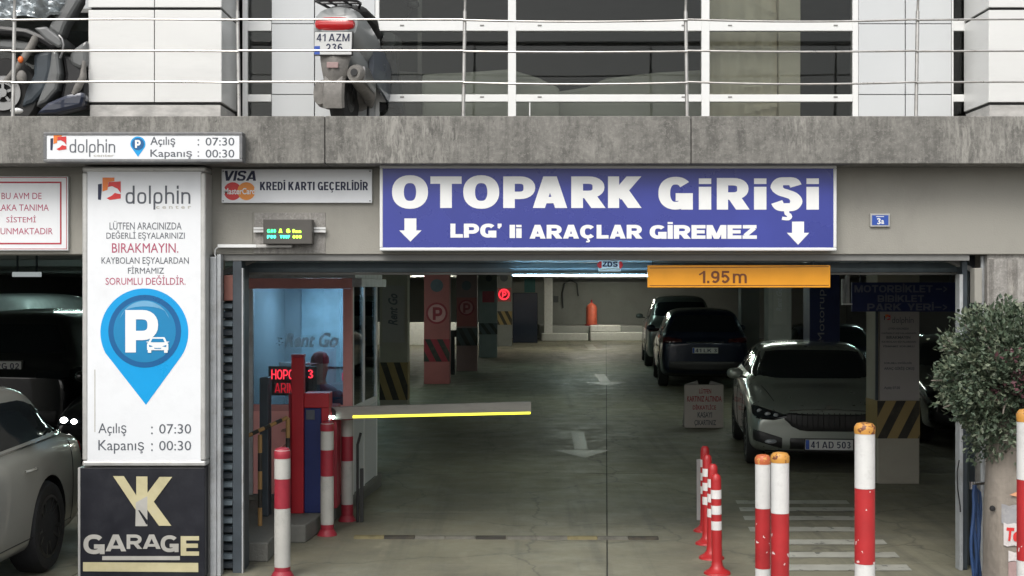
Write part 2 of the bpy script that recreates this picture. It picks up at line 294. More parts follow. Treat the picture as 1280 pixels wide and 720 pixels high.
class MB:
    """collects shapes in WORLD coordinates; build() makes one mesh object"""
    def __init__(s): s.v = []; s.f = []; s.mi = []; s.cur = 0
    def add(s, vs, fs):
        k = len(s.v); s.v += [tuple(p) for p in vs]
        for f in fs: s.f.append(tuple(i + k for i in f)); s.mi.append(s.cur)
        return s
    def box(s, x0, x1, y0, y1, z0, z1):
        if x0 > x1: x0, x1 = x1, x0
        if y0 > y1: y0, y1 = y1, y0
        if z0 > z1: z0, z1 = z1, z0
        return s.add([(x0, y0, z0), (x1, y0, z0), (x1, y1, z0), (x0, y1, z0), (x0, y0, z1), (x1, y0, z1), (x1, y1, z1), (x0, y1, z1)],
                     [(0, 3, 2, 1), (4, 5, 6, 7), (0, 1, 5, 4), (1, 2, 6, 5), (2, 3, 7, 6), (3, 0, 4, 7)])
    def bar(s, a, b, w, h, up=(0, 0, 1)):
        a, b = Vector(a), Vector(b); d = (b - a).normalized(); u = Vector(up)
        x = d.cross(u)
        if x.length < 1e-4: x = d.cross(Vector((1, 0, 0)))
        x.normalize(); u = x.cross(d)
        vs = [p + x * (w / 2 * i) + u * (h / 2 * j) for p in (a, b) for i, j in ((-1, -1), (1, -1), (1, 1), (-1, 1))]
        return s.add(vs, [(3, 2, 1, 0), (4, 5, 6, 7), (0, 1, 5, 4), (1, 2, 6, 5), (2, 3, 7, 6), (3, 0, 4, 7)])
    def tube(s, pts, r, n=10, cap=True):
        pts = [Vector(p) for p in pts]; k = len(pts); rs = r if isinstance(r, (list, tuple)) else [r] * k
        vs, fs = [], []; ref = None
        for i, p in enumerate(pts):
            d = (pts[min(i + 1, k - 1)] - pts[max(i - 1, 0)]).normalized()
            if ref is None:
                ref = d.cross(Vector((0, 0, 1)))
                if ref.length < .05: ref = d.cross(Vector((0, 1, 0)))
            ref = (ref - d * ref.dot(d)).normalized(); q = d.cross(ref)
            vs += [p + (ref * math.cos(2 * math.pi * j / n) + q * math.sin(2 * math.pi * j / n)) * rs[i] for j in range(n)]
        for i in range(k - 1):
            for j in range(n): fs.append((i * n + j, i * n + (j + 1) % n, (i + 1) * n + (j + 1) % n, (i + 1) * n + j))
        if cap: fs.append(tuple(range(n))[::-1]); fs.append(tuple(range((k - 1) * n, k * n)))
        return s.add(vs, fs)
    def lathe(s, prof, c, n=24, axis='z', cap=True):
        vs, fs = [], []; c = Vector(c)
        for r, h in prof:
            for j in range(n):
                a = 2 * math.pi * j / n; u, w = r * math.cos(a), r * math.sin(a)
                vs.append(c + (Vector((u, w, h)) if axis == 'z' else Vector((h, u, w)) if axis == 'x' else Vector((w, h, u))))
        for i in range(len(prof) - 1):
            for j in range(n): fs.append((i * n + j, i * n + (j + 1) % n, (i + 1) * n + (j + 1) % n, (i + 1) * n + j))
        if cap: fs.append(tuple(range(n))[::-1]); fs.append(tuple(range((len(prof) - 1) * n, len(prof) * n)))
        return s.add(vs, fs)
    def prism(s, poly, lo, hi, axis='y'):
        """poly of 2D points extruded: axis y -> (x,z); axis x -> (y,z); axis z -> (x,y)"""
        def P(a, b, h): return (a, h, b) if axis == 'y' else (h, a, b) if axis == 'x' else (a, b, h)
        n = len(poly)
        vs = [P(a, b, lo) for a, b in poly] + [P(a, b, hi) for a, b in poly]
        return s.add(vs, [tuple(range(n))[::-1], tuple(range(n, 2 * n))] + [(i, (i + 1) % n, n + (i + 1) % n, n + i) for i in range(n)])
    def loft(s, secs, cap=True, closed=True):
        n = len(secs[0]); vs = [p for q in secs for p in q]; fs = []
        for i in range(len(secs) - 1):
            for j in range(n if closed else n - 1): fs.append((i * n + j, i * n + (j + 1) % n, (i + 1) * n + (j + 1) % n, (i + 1) * n + j))
        if cap: fs.append(tuple(range(n))[::-1]); fs.append(tuple(range((len(secs) - 1) * n, len(secs) * n)))
        return s.add(vs, fs)
    def blob(s, c, rx, ry, rz, n=12, m=8, rot=None, e=1.0):
        secs = []
        for i in range(m + 1):
            t = math.pi * (i / m - .5); cz = math.sin(t); cr = max(.02, math.cos(t)) ** e
            ring = []
            for j in range(n):
                a = 2 * math.pi * j / n
                v = Vector((rx * cr * math.cos(a), ry * cr * math.sin(a), rz * cz))
                if rot: v = rot @ v
                ring.append(Vector(c) + v)
            secs.append(ring)
        return s.loft(secs)
    def build(s, name, m, parent=None, smooth=False, bevel=0, sub=0, raw=False):
        me = bpy.data.meshes.new(name)
        off = Vector((0, 0, 0))
        if parent is not None and not raw:
            q = parent
            while q is not None: off += Vector(q.location); q = q.parent
        me.from_pydata([Vector(p) - off for p in s.v], [], s.f); me.update()
        bm = bmesh.new(); bm.from_mesh(me); bmesh.ops.recalc_face_normals(bm, faces=bm.faces); bm.to_mesh(me); bm.free()
        for q in (m if isinstance(m, (list, tuple)) else [m]): me.materials.append(M[q] if isinstance(q, str) else q)
        if any(s.mi): me.polygons.foreach_set('material_index', s.mi)
        o = bpy.data.objects.new(name, me); C.objects.link(o)
        if parent is not None: o.parent = parent
        if smooth:
            me.polygons.foreach_set('use_smooth', [True] * len(me.polygons))
            try: me.set_sharp_from_angle(angle=R(38))
            except Exception: pass
        if bevel:
            b = o.modifiers.new('bevel', 'BEVEL'); b.width = bevel; b.segments = 2; b.limit_method = 'ANGLE'; b.angle_limit = R(40); b.harden_normals = False
        if sub:
            b = o.modifiers.new('sub', 'SUBSURF'); b.levels = sub; b.render_levels = sub
        return o
def dup(o, parent=None, **kw):
    c = o.copy(); C.objects.link(c); c.parent = parent
    for ch in list(o.children): dup(ch, c)
    for k, v in kw.items(): c[k] = v
    return c

# ------------------------------------------------------------------ lettering
def arc(cx, cy, rx, ry, a0, a1, n=10, e=2.3):
    out = []
    for i in range(n + 1):
        a = R(a0 + (a1 - a0) * i / n); c, s_ = math.cos(a), math.sin(a)
        out.append((cx + rx * math.copysign(abs(c) ** (2 / e), c), cy + ry * math.copysign(abs(s_) ** (2 / e), s_)))
    return out
def crom(pts, n=6):
    out = []; P = [pts[0]] + list(pts) + [pts[-1]]
    for i in range(1, len(P) - 2):
        for j in range(n):
            t = j / n
            out.append(tuple(.5 * ((2 * P[i][k]) + (-P[i - 1][k] + P[i + 1][k]) * t + (2 * P[i - 1][k] - 5 * P[i][k] + 4 * P[i + 1][k] - P[i + 2][k]) * t * t + (-P[i - 1][k] + 3 * P[i][k] - 3 * P[i + 1][k] + P[i + 2][k]) * t ** 3) for k in (0, 1)))
    return out + [pts[-1]]
def glyph(c, s, h, wf=1.0):
    """skeleton strokes of a grotesque letter: list of (points, closed, weight, clip)"""
    a, b = s / 2, h / 2
    def st(*p, w=1, clip=False): return (list(p), False, w, clip)
    def cu(p, closed=False, w=1): return (p, closed, w, False)
    def box(w): return a, w * wf - a, b, 1 - b, w * wf
    ced = lambda x: [cu(crom([(x, .02), (x + .02, -.08), (x + .09, -.13), (x + .05, -.22), (x - .13, -.21)], 3), w=.42)]
    if c == ' ': return .35 * wf, []
    if c in 'OQ0D' and c != 'D':
        L_, R_, B, T, w = box(1.08 if c == 'O' else .78)
        return w, [cu(arc((L_ + R_) / 2, .5, (R_ - L_) / 2, (T - B) / 2, 0, 360, 32)[:-1], True)]
    if c == 'D':
        L_, R_, B, T, w = box(.98); m = L_ + (R_ - L_) * .42
        return w, [cu([(L_ - a, T), (m, T)] + arc(m, .5, R_ - m, .5 - b, 90, -90, 14) + [(L_ - a, B)]), st((L_, 0), (L_, 1))]
    if c in 'CGÇĞ':
        L_, R_, B, T, w = box(1.04); cx = (L_ + R_) / 2; rx = (R_ - L_) / 2
        o = [cu(arc(cx, .5, rx, .5 - b, 38 if c in 'CÇ' else 40, 322 if c in 'CÇ' else 275, 26))]
        if c in 'GĞ':
            o = [cu(arc(cx, .5, rx, .5 - b, 40, 326, 30)), st((w - a, 0), (w - a, .50)), st((cx, .50 - b), (w, .50 - b))]
        if c == 'Ç': o += ced(cx)
        if c == 'Ğ': o += [cu(arc(cx, 1.24, .17, .12, 200, 340, 8), w=.4)]
        return w, o
    if c == 'T':
        w = .95 * wf; return w, [st((0, 1 - b), (w, 1 - b)), st((w / 2, 0), (w / 2, 1 - h * .98))]
    if c in 'PRB':
        L_, R_, B, T, w = box(.98 if c == 'P' else 1.02); y = .40 if c == 'P' else .43
        if c != 'P': R_ -= .02
        m = L_ + (R_ - L_) * .52
        o = [st((L_, 0), (L_, 1)), cu([(L_, T), (m, T)] + arc(m, (T + y) / 2, R_ - m, (T - y) / 2, 90, -90, 12) + [(L_, y)])]
        if c == 'R': o.append(st((w * .50, y + .02), (w - a * 1.12, 0), clip=True))
        if c == 'B': o.append(cu([(L_, y), (m + .03, y)] + arc(m + .03, (B + y) / 2, R_ - m - .03, (y - B) / 2, 90, -90, 12) + [(L_, B)]))
        return w, o
    if c == 'A':
        w = 1.08 * wf; return w, [st((a * 1.12, 0), (w / 2 - .02, 1), clip=True), st((w - a * 1.12, 0), (w / 2 + .02, 1), clip=True), st((w * .25, .25), (w * .75, .25), w=.85)]
    if c == 'V':
        w = 1.04 * wf; return w, [st((a * 1.12, 1), (w / 2 - .02, 0), clip=True), st((w - a * 1.12, 1), (w / 2 + .02, 0), clip=True)]
    if c == 'K':
        w = 1.06 * wf; return w, [st((a, 0), (a, 1)), st((s * .8, .38), (w - a * 1.3, 1), clip=True), st((w * .40, .60), (w - a * 1.15, 0), clip=True)]
    if c in 'IİiÍ':
        if c == 'i': return s, [st((a, 0), (a, .73)), st((a, .82), (a, 1))]
        return s, [st((a, 0), (a, 1))] + ([st((a, 1.07), (a, 1.22))] if c == 'İ' else [])
    if c == 'l': return s, [st((a, 0), (a, 1))]
    if c == "'": return s * .8, [st((a * .9, .78), (a * .9, 1), w=.8), st((a * 1.0, .80), (a * .45, .66), w=.5)]
    if c in 'SŞ':
        L_, R_, B, T, w = box(.94); cx = (L_ + R_) / 2
        o = [cu(crom([(R_ - .02, .74), (R_ - .10, T - .015), (cx, T), (L_ + .10, T - .02), (L_ + .01, .71), (L_ + .12, .58), (cx, .52), (R_ - .10, .44), (R_ - .01, .29), (R_ - .10, B + .02), (cx, B), (L_ + .10, B + .015), (L_ + .01, .27)], 5))]
        if c == 'Ş': o += ced(cx)
        return w, o
    if c == 'L': w = .80 * wf; return w, [st((a, 0), (a, 1)), st((s, b), (w, b))]
    if c in 'EF':
        w = .86 * wf; o = [st((a, 0), (a, 1)), st((s, 1 - b), (w, 1 - b)), st((s, .51), (w * .94, .51))]
        if c == 'E': o.append(st((s, b), (w, b)))
        return w, o
    if c == 'Z': w = .88 * wf; return w, [st((0.02, 1 - b), (w - .02, 1 - b)), st((0, b), (w, b)), st((a * 1.0, h * .9), (w - a * 1.0, 1 - h * .9))]
    if c == 'M':
        w = 1.22 * wf; return w, [st((a, 0), (a, 1)), st((w - a, 0), (w - a, 1)), st((a * 1.3, 1), (w / 2, 0), w=.9, clip=True), st((w - a * 1.3, 1), (w / 2, 0), w=.9, clip=True)]
    if c == 'N': w = 1.02 * wf; return w, [st((a, 0), (a, 1)), st((w - a, 0), (w - a, 1)), st((a * 1.2, 1), (w - a * 1.2, 0), clip=True)]
    if c == 'Y': w = 1.0 * wf; return w, [st((w / 2, 0), (w / 2, .45)), st((a * 1.1, 1), (w / 2, .38), clip=True), st((w - a * 1.1, 1), (w / 2, .38), clip=True)]
    if c in 'UÜ':
        L_, R_, B, T, w = box(.98); o = [cu([(L_, 1), (L_, .40)] + arc((L_ + R_) / 2, .40, (R_ - L_) / 2, .40 - b, 180, 360, 14) + [(R_, 1)])]
        if c == 'Ü': o += [st((w * .3, 1.08), (w * .3, 1.2), w=.7), st((w * .7, 1.08), (w * .7, 1.2), w=.7)]
        return w, o
    if c == 'H': w = 1.0 * wf; return w, [st((a, 0), (a, 1)), st((w - a, 0), (w - a, 1)), st((s, .5), (w - s, .5))]
    if c == '1': w = .55 * wf; return w, [st((w - a, 0), (w - a, 1)), st((.0, .68), (w - a, .93), w=.7)]
    if c == '.': return s, [st((a, 0), (a, h * 1.2))]
    if c == ':': return s, [st((a, .05), (a, .05 + h * 1.3)), st((a, .6), (a, .6 + h * 1.3))]
    if c == '9' or c == '6':
        L_, R_, B, T, w = box(.76); cx = (L_ + R_) / 2; rx = (R_ - L_) / 2
        r1 = arc(cx, .68, rx, T - .68, 0, 360, 24)[:-1]; r2 = [(R_, .66)] + crom([(R_, .55), (R_ - .03, .25), (cx, B), (L_ + .05, B + .10)], 5)
        if c == '6': r1 = [(w - x, 1 - y) for x, y in r1]; r2 = [(w - x, 1 - y) for x, y in r2]
        return w, [cu(r1, True), cu(r2)]
    if c == '5':
        L_, R_, B, T, w = box(.76); cx = (L_ + R_) / 2
        return w, [st((L_ + .03, T), (w - .04, T)), st((L_ + .06, 1), (L_, .47), w=.8), cu(crom([(L_, .50), (cx, .62), (R_, .34), (cx, B), (L_, B + .12)], 6))]
    if c == '3':
        L_, R_, B, T, w = box(.76); cx = (L_ + R_) / 2
        return w, [cu(crom([(L_, .80), (cx, T), (R_ - .03, .75), (cx, .53)], 6)), cu(crom([(cx - .05, .53), (R_, .28), (cx, B), (L_, .20)], 6))]
    if c == '2':
        L_, R_, B, T, w = box(.78); cx = (L_ + R_) / 2
        return w, [cu(crom([(L_, .72), (cx, T), (R_, .72), (cx + .1, .42), (L_ + .02, h)], 6)), st((0, b), (w, b))]
    if c == '4': w = .82 * wf; return w, [st((w * .72, 0), (w * .72, 1)), st((0, .27), (w, .27)), st((a, .27), (w * .66, 1), w=.8)]
    if c == '7': w = .76 * wf; return w, [st((0, 1 - b), (w, 1 - b)), st((w - a, 1 - h), (w * .35, 0), clip=True)]
    if c == '-': return .9 * wf, [st((0, .45), (.9 * wf, .45))]
    if c == '>': return .7 * wf, [st((.1, .8), (.6 * wf, .45), w=.8), st((.1, .1), (.6 * wf, .45), w=.8)]
    # lower case of the narrow rounded logotype
    xh = .64
    if c in 'dpbo':
        w = .52 * wf; L_, R_ = a, w - a; o = [cu(arc((L_ + R_) / 2, xh / 2, (R_ - L_) / 2, xh / 2 - b, 0, 360, 28, 3.0)[:-1], True)]
        if c == 'd': o.append(st((R_, 0), (R_, 1)))
        if c == 'p': o.append(st((L_, -.32), (L_, xh * .6)))
        return w, o
    if c in 'hnm':
        w = (.52 if c != 'm' else .85) * wf; L_, R_ = a, w - a
        if c == 'm':
            mx = w / 2
            return w, [st((L_, 0), (L_, xh))] + [cu([(p, 0), (p, xh * .55)] + arc((p + q) / 2, xh * .55, abs(p - q) / 2, xh * .45 - b, 0, 180, 10, 2.6)) for p, q in ((mx, L_), (R_, mx))]
        return w, [st((L_, 0), (L_, 1 if c == 'h' else xh)), cu([(R_, 0), (R_, xh * .55)] + arc((L_ + R_) / 2, xh * .55, (R_ - L_) / 2, xh * .45 - b, 0, 180, 12, 3.0))]
    return .5, []
def untwist(q):
    cx_, cy_ = sum(p[0] for p in q) / 4, sum(p[1] for p in q) / 4
    def tri(p, r, t): return (r[0] - p[0]) * (t[1] - p[1]) - (t[0] - p[0]) * (r[1] - p[1])
    sg = [tri(q[i], q[(i + 1) % 4], q[(i + 2) % 4]) for i in range(4)]
    if all(v >= -1e-9 for v in sg) or all(v <= 1e-9 for v in sg): return q
    q = sorted(set(q)); hull = []
    for seq in (q, q[::-1]):
        part = []
        for p in seq:
            while len(part) > 1 and tri(part[-2], part[-1], p) <= 0: part.pop()
            part.append(p)
        hull += part[:-1]
    return hull
def stroke_poly(pts, closed, a, b):
    keep = [pts[0]]
    for p in pts[1:-1]:
        if math.hypot(p[0] - keep[-1][0], p[1] - keep[-1][1]) > .03: keep.append(p)
    pts = keep + [pts[-1]]
    n = len(pts); L_, R_ = [], []
    for i, p in enumerate(pts):
        def nrm(q, r):
            dx, dy = r[0] - q[0], r[1] - q[1]; d = math.hypot(dx, dy) or 1e-9; return (-dy / d, dx / d)
        ns = []
        if closed or i > 0: ns.append(nrm(pts[i - 1], p))
        if closed or i < n - 1: ns.append(nrm(p, pts[(i + 1) % n]))
        nx, ny = sum(q[0] for q in ns), sum(q[1] for q in ns); d = math.hypot(nx, ny) or 1e-9; nx /= d; ny /= d
        k = 1 / max(.55, nx * ns[0][0] + ny * ns[0][1])
        L_.append((p[0] + nx * a * k, p[1] + ny * b * k)); R_.append((p[0] - nx * a * k, p[1] - ny * b * k))
    m = n if closed else n - 1
    return [untwist([L_[i], L_[(i + 1) % n], R_[(i + 1) % n], R_[i]]) for i in range(m)]
def clip_y(poly, lo, hi):
    for lim, sg in ((lo, 1), (hi, -1)):
        out = []
        for i, p in enumerate(poly):
            q = poly[(i + 1) % len(poly)]; ip, iq = sg * (p[1] - lim) >= 0, sg * (q[1] - lim) >= 0
            if ip: out.append(p)
            if ip != iq:
                t = (lim - p[1]) / (q[1] - p[1]); out.append((p[0] + t * (q[0] - p[0]), lim))
        poly = out
        if not poly: return []
    return poly
def lettering(txt, s=.3, h=.22, wf=1.0, track=.12, space=.4, weld='heavy'):
    """returns polygons (list of (poly, layer)) of a line in cap-height units"""
    x = 0; out = []
    for ch in txt:
        if ch == ' ': x += space; continue
        w, strokes = glyph(ch, s, h, wf)
        for k, (pts, closed, wt, clip) in enumerate(strokes):
            a, b = s / 2 * wt, h / 2 * wt
            if clip:
                (x0, y0), (x1, y1) = pts; dx, dy = x1 - x0, y1 - y0; d = math.hypot(dx, dy); ex = s * .7
                e0 = ex if y0 in (0, 1) else 0; e1 = ex if y1 in (0, 1) else 0
                pts = [(x0 - dx / d * e0, y0 - dy / d * e0), (x1 + dx / d * e1, y1 + dy / d * e1)]
                ph = abs(dy / d); a = a * ph * 1.02 / max(.3, ph) if False else a; b = a
            for iq, q in enumerate(stroke_poly(pts, closed, a, b)):
                if clip: q = clip_y(q, 0, 1)
                if len(q) > 2: out.append(([(x + px, py) for px, py in q], k + iq * .04))
        x += w + track
    return out
_tc = {}
def bfont_mesh(txt, bold=0, align='CENTER'):
    key = (txt, bold)
    if key in _tc: return _tc[key]
    c = bpy.data.curves.new('t', 'FONT'); c.body = txt; c.offset = bold; c.resolution_u = 3; c.align_x = align
    o = bpy.data.objects.new('t', c); C.objects.link(o)
    dg = bpy.context.evaluated_depsgraph_get(); dg.update(); ev = o.evaluated_get(dg); me = ev.to_mesh()
    vs = [(v.co.x, v.co.y) for v in me.vertices]; fs = [tuple(p.vertices) for p in me.polygons]
    ev.to_mesh_clear(); bpy.data.objects.remove(o); bpy.data.curves.remove(c)
    _tc[key] = (vs, fs); return vs, fs
def text(txt, rect, Y, parent, m, style='b', name='lettering', shear=0, proud=.0015, vertical=False, **kw):
    """flat lettering facing -Y whose ink fills the photo rectangle (px0,py0,px1,py1) at depth Y"""
    mb = MB()
    if style == 'b':
        vs, fs = bfont_mesh(txt, kw.get('bold', 0)); polys = [([vs[i] for i in f], 0) for f in fs]
    else:
        polys = lettering(txt, **kw)
    if shear: polys = [([(x + y * shear, y) for x, y in p], k) for p, k in polys]
    if vertical: polys = [([(-y, x) for x, y in p], k) for p, k in polys]
    xs = [x for p, k in polys for x, y in p]; ys = [y for p, k in polys for x, y in p]
    x0, x1, y0, y1 = min(xs), max(xs), min(ys), max(ys)
    if isinstance(rect[0], tuple): (X0, Z1), (X1, Z0) = rect
    else: X0, X1, Z0, Z1 = X(rect[0], Y), X(rect[2], Y), Z(rect[3], Y), Z(rect[1], Y)
    for p, k in polys:
        q = [(X0 + (x - x0) / (x1 - x0) * (X1 - X0), Y - proud - .0004 * k, Z0 + (y - y0) / (y1 - y0) * (Z1 - Z0)) for x, y in p]
        mb.add(q, [tuple(range(len(q)))])
    return mb.build(name, m, parent)
def flat(polys, Y, parent, m, name='emblem', proud=.0015):
    """flat printed shapes given as photo polygons at depth Y"""
    mb = MB()
    for p in polys: mb.add([(X(a, Y), Y - proud, Z(b, Y)) for a, b in p], [tuple(range(len(p)))])
    return mb.build(name, m, parent)
def disc(cx, cy, r, n=32, a0=0, a1=360): return [(cx + r * math.cos(R(a0 + (a1 - a0) * i / n)), cy - r * math.sin(R(a0 + (a1 - a0) * i / n))) for i in range(n + (a1 - a0 < 360))]

# ================================================================== SETTING
SK = math.tan(R(3.95))      # the garage aisle runs a little to the right of the view
def ax(x, y): return x + (y - 10) * SK
g = MB(); g.box(-80, 80, -60, 9.86, -.3, -.004); struct(g.build('street', 'asphalt'))
g = MB(); g.box(1.4, 14, 3, 9.1, -.003, .15); struct(g.build('pavement', 'paving', bevel=.01))
g = MB(); g.add([(-25, 9.86, -.02), (25, 9.86, -.02), (25, 60, -.02), (-25, 60, -.02)], [(0, 1, 2, 3)])
gf = struct(g.build('garage_floor', 'joint'))
lines = [-12, -7.6, -3.2, .70, 4.9, 9.3, 13.7]
rows = [9.86, 10.38, 12.75, 15.4, 18.9, 22.6, 27, 32, 38, 45, 56]
for i in range(len(lines) - 1):
    for j in range(len(rows) - 1):
        a, b, c, d = lines[i] + .005, lines[i + 1] - .005, rows[j] + .004, rows[j + 1] - .004
        mb = MB(); v = [(ax(a, c), c), (ax(b, c), c), (ax(b, d), d), (ax(a, d), d)]
        mb.prism(v, -.018, 0, 'z'); mb.build('floor_slab', 'floor', gf)
g = MB(); g.box(-25, 25, 10.36, 60, 2.75, 3.0)
for y in range(13, 56, 6): g.box(-25, 25, y, y + .4, 2.5, 2.7505)
struct(g.build('garage_ceiling', 'ceil'))
g = MB(); g.box(-25, 25, 57, 57.3, 0, 2.749); struct(g.build('garage_wall', 'inwall'))
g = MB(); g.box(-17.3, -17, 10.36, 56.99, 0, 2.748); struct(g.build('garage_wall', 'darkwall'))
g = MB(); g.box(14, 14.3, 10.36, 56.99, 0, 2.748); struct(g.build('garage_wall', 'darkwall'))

# painted floor marks: hatched crossing and worn arrows
fm = thing('floor_crossing', 'worn white hatched stripes painted on the floor before the silver hatchback', 'floor marking', (2.6, 12, 0))
for k, py in enumerate((628, 637, 648, 662, 678, 694, 710)):
    y = G(py); t = .11; x0 = 2.05 + (y - 11.8) * .09; x1 = 2.97 + (y - 10.2) * .1
    mb = MB(); mb.add([(x0, y - t, .004), (x1, y - t, .004), (x1 + .02, y + t, .004), (x0 + .02, y + t, .004)], [(0, 1, 2, 3)]); mb.build('stripe', 'linepaint', fm)
def arrow(px, py, sz, nm, label):
    y = G(py); x = X(px, y); mb = MB(); w = .1 * sz
    mb.add([(x - w, y + .1 * sz, .004), (x + w, y + .1 * sz, .004), (x + w + .05, y + 2.4 * sz, .004), (x - w + .05, y + 2.4 * sz, .004)], [(0, 1, 2, 3)])
    mb.add([(x - .4 * sz, y, .0045), (x, y - .9 * sz, .0045), (x + .4 * sz, y, .0045)], [(0, 1, 2)])
    tag(mb.build('floor_arrow', 'arrowpaint'), label, 'floor marking')
arrow(727, 563, .9, 0, 'nearest worn yellowish arrow painted on the garage floor')
arrow(757, 478, 1.2, 0, 'worn white arrow on the garage floor about level with the dark suv')
arrow(741, 436, 1.5, 0, 'farthest faded white arrow on the floor near the end wall')

# ================================================================== BUILDING
B = thing('shopping_centre', 'grey concrete shopping centre front above the car park entrance', 'building', (0, 10, 0))
YW = 10.0
zl, zt = Z(318, YW), 3.3
mb = MB(); mb.box(-9, 9, YW, YW + .34, zl, 2.99); mb.build('lintel_wall', 'wall', B, bevel=.006)
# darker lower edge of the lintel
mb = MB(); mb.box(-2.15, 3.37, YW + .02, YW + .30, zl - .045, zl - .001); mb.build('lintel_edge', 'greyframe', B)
# niche patch round the small display
mb = MB(); mb.box(X(318, YW), X(407, YW), YW - .006, YW + .001, Z(317, YW), Z(266, YW)); mb.build('render_patch', 'colconc', B, bevel=.004)
mb = MB(); mb.box(X(257, YW), X(316, YW), YW - .005, YW + .001, Z(316, YW), Z(265, YW)); mb.build('render_patch', 'wall', B, bevel=.003)
YF = 9.7
fas = MB().box(-9, 9, YF + .02, 10.3, 2.992, 3.31).build('balcony_slab', 'joint', B)
ed = [-9, X(-50, YF), X(406, YF), X(864, YF), X(1322, YF), 9]
for i in range(5):
    mb = MB(); mb.box(ed[i] + .003, ed[i + 1] - .003, YF, YF + .35, Z(204.5, YF), Z(145, YF)); mb.build('fascia_panel', 'fascia', fas, bevel=.006)
mb = MB(); mb.box(-9, 9, 10.02, 16, 3.05, 3.322); mb.build('balcony_floor', 'paving', B)
# facade pillars at ground level
mb = MB(); mb.box(-3.14, -2.24, YW + .0, YW + .62, 0, zl); mb.build('entrance_pillar', 'wall', B, bevel=.006)
# ribbed concrete column at the right
yc = 10.0
rc = MB().box(X(1236, yc), 9, yc + .03, yc + .6, 0, zl).build('ribbed_column', 'colconc', B)
x = X(1236, yc)
for i in range(14):
    mb = MB(); w = .135; xx = x + .01 + i * .175
    mb.prism([(xx, yc + .031), (xx + .02, yc - .02), (xx + w - .02, yc - .02), (xx + w, yc + .031)], .0, zl - .035 - .002 * (i % 2), 'z'); mb.build('rib', 'colconc', rc)
mb = MB(); mb.box(-9, -5.6, YW, YW + .6, 0, zl); mb.build('entrance_pillar', 'wall', B, bevel=.006)

# ---- upper storey
YP, YG = 10.5, 11.08
def cladding(x0, x1, xs, nm):
    core = MB().box(x0 + .02, x1 - .02, YP + .02, YG + .5, 3.323, 6.6).build('clad_pillar', 'joint', B)
    z0, z1, z2 = Z(127.5, YP), Z(12.5, YP), Z(9, YP)
    for (a, b) in ((z0, z1), (z2, z2 + .72), (z2 + .735, z2 + 1.45)):
        for (u, v) in zip(xs[:-1], xs[1:]):
            mb = MB(); mb.box(u + .003, v - .003, YP, YP + .019, a, b); mb.build('cladding_panel', 'clad', core, bevel=.003)
        for xx in ((x1 - .019, x1) if x1 < 0 else (x0, x0 + .019),):
            mb = MB(); mb.box(xx[0], xx[1], YP + .002, YG - .002, a, b); mb.build('cladding_panel', 'clad', core, bevel=.003)
            if x1 > 0:
                pass
    mb = MB(); mb.box(x0 + .01, x1 - .01, YP + .012, YG - .02, 3.324, z0 - .022); mb.build('marble_base', 'marble', core, bevel=.003)
xa, xm, xb = X(110, YP), X(193, YP), X(277, YP)
cladding(xa, xb, [xa, xm, xb], 0)
xr = X(1236, YP)
cladding(xr, xr + 1.3, [xr, xr + 1.3], 1)
# window wall (white aluminium) of the shop
YS = YG
SW = thing('shop_window_wall', 'long white framed shop window wall behind the balcony railing', 'window wall', (0, YS, 3.32))
def hbar(px0, px1, py0, py1, d=.07, m='alu', nm='frame'):
    mb = MB(); mb.box(X(px0, YS), X(px1, YS), YS, YS + d, Z(py1, YS), Z(py0, YS)); return mb.build(nm, m, SW, bevel=.003)
zf = 3.324; py_f = 360 - (zf - HC) * F / YS
for a, b in ((303, 309.5), (469, 474), (635, 645), (877, 887), (1066, 1073), (1190, 1192)):
    hbar(a, b, -260, py_f, .075, nm='mullion')
for (a, b) in ((309.5, 339), (474, 635), (645, 877), (887, 1066), (1192, 1236)):
    for y0, y1 in ((26, 38.5), (118, 127), (py_f - 6, py_f)):
        hbar(a, b, y0, y1, .06, nm='transom')
    for y0, y1 in ((-259, 26), (38.5, 118), (127, py_f - 6)):
        mb = MB(); mb.box(X(a, YS), X(b, YS), YS + .025, YS + .031, Z(y1, YS), Z(y0, YS)); mb.build('pane', 'winglass', SW)
        if (a, y0) in ((645, 127),): pass
for a in (500, 600, 672, 852, 910, 1042):          # small catches on the transoms
    for y in (31, 120.5):
        mb = MB(); mb.box(X(a, YS), X(a + 5, YS), YS - .004, YS + .001, Z(y + 1.6, YS), Z(y, YS)); mb.build('catch', 'greyframe', SW)
hbar(661.5, 663, 128, py_f - 6, .05, nm='mullion')
# grey white infill panels
for (a, b, joins) in ((339, 469, (393,)), (1073, 1190, (1132,))):
    xs = [a] + list(joins) + [b]
    hbar(a, b, -260, py_f, .02, 'joint', 'backing').location.y = .03
    for u, v in zip(xs[:-1], xs[1:]):
        for y0, y1 in ((-259, 29), (30, 117.5), (118.5, py_f)):
            mb = MB(); mb.box(X(u + .6, YS), X(v - .6, YS), YS + .006, YS + .031, Z(y1, YS), Z(y0, YS)); mb.build('infill_panel', 'panel', SW, bevel=.002)
# dark window left of the clad pillar
for (a, b) in ((-200, 118),):
    hbar(a, b, 11, 16, .06, 'greyframe', 'transom'); hbar(a, b, -260, 11, .03, 'panel', 'infill_panel')
    mb = MB(); mb.box(X(a, YS), X(b, YS), YS + .02, YS + .026, 3.33, Z(16, YS)); mb.build('pane', 'winglass', SW)
mb = MB(); mb.box(-9, 9, YG - .2, YG + .4, 5.25, 6.6); mb.build('upper_wall', 'clad', B)
# shop room behind the glass
mb = MB(); mb.box(-9, 9, 15.6, 15.8, 3.323, 5.24); mb.build('shop_wall', 'darkwall', B)
mb = MB(); mb.box(-9, 9, YG + .41, 15.8, 5.05, 5.2); mb.build('shop_ceiling', 'shopwall', B)
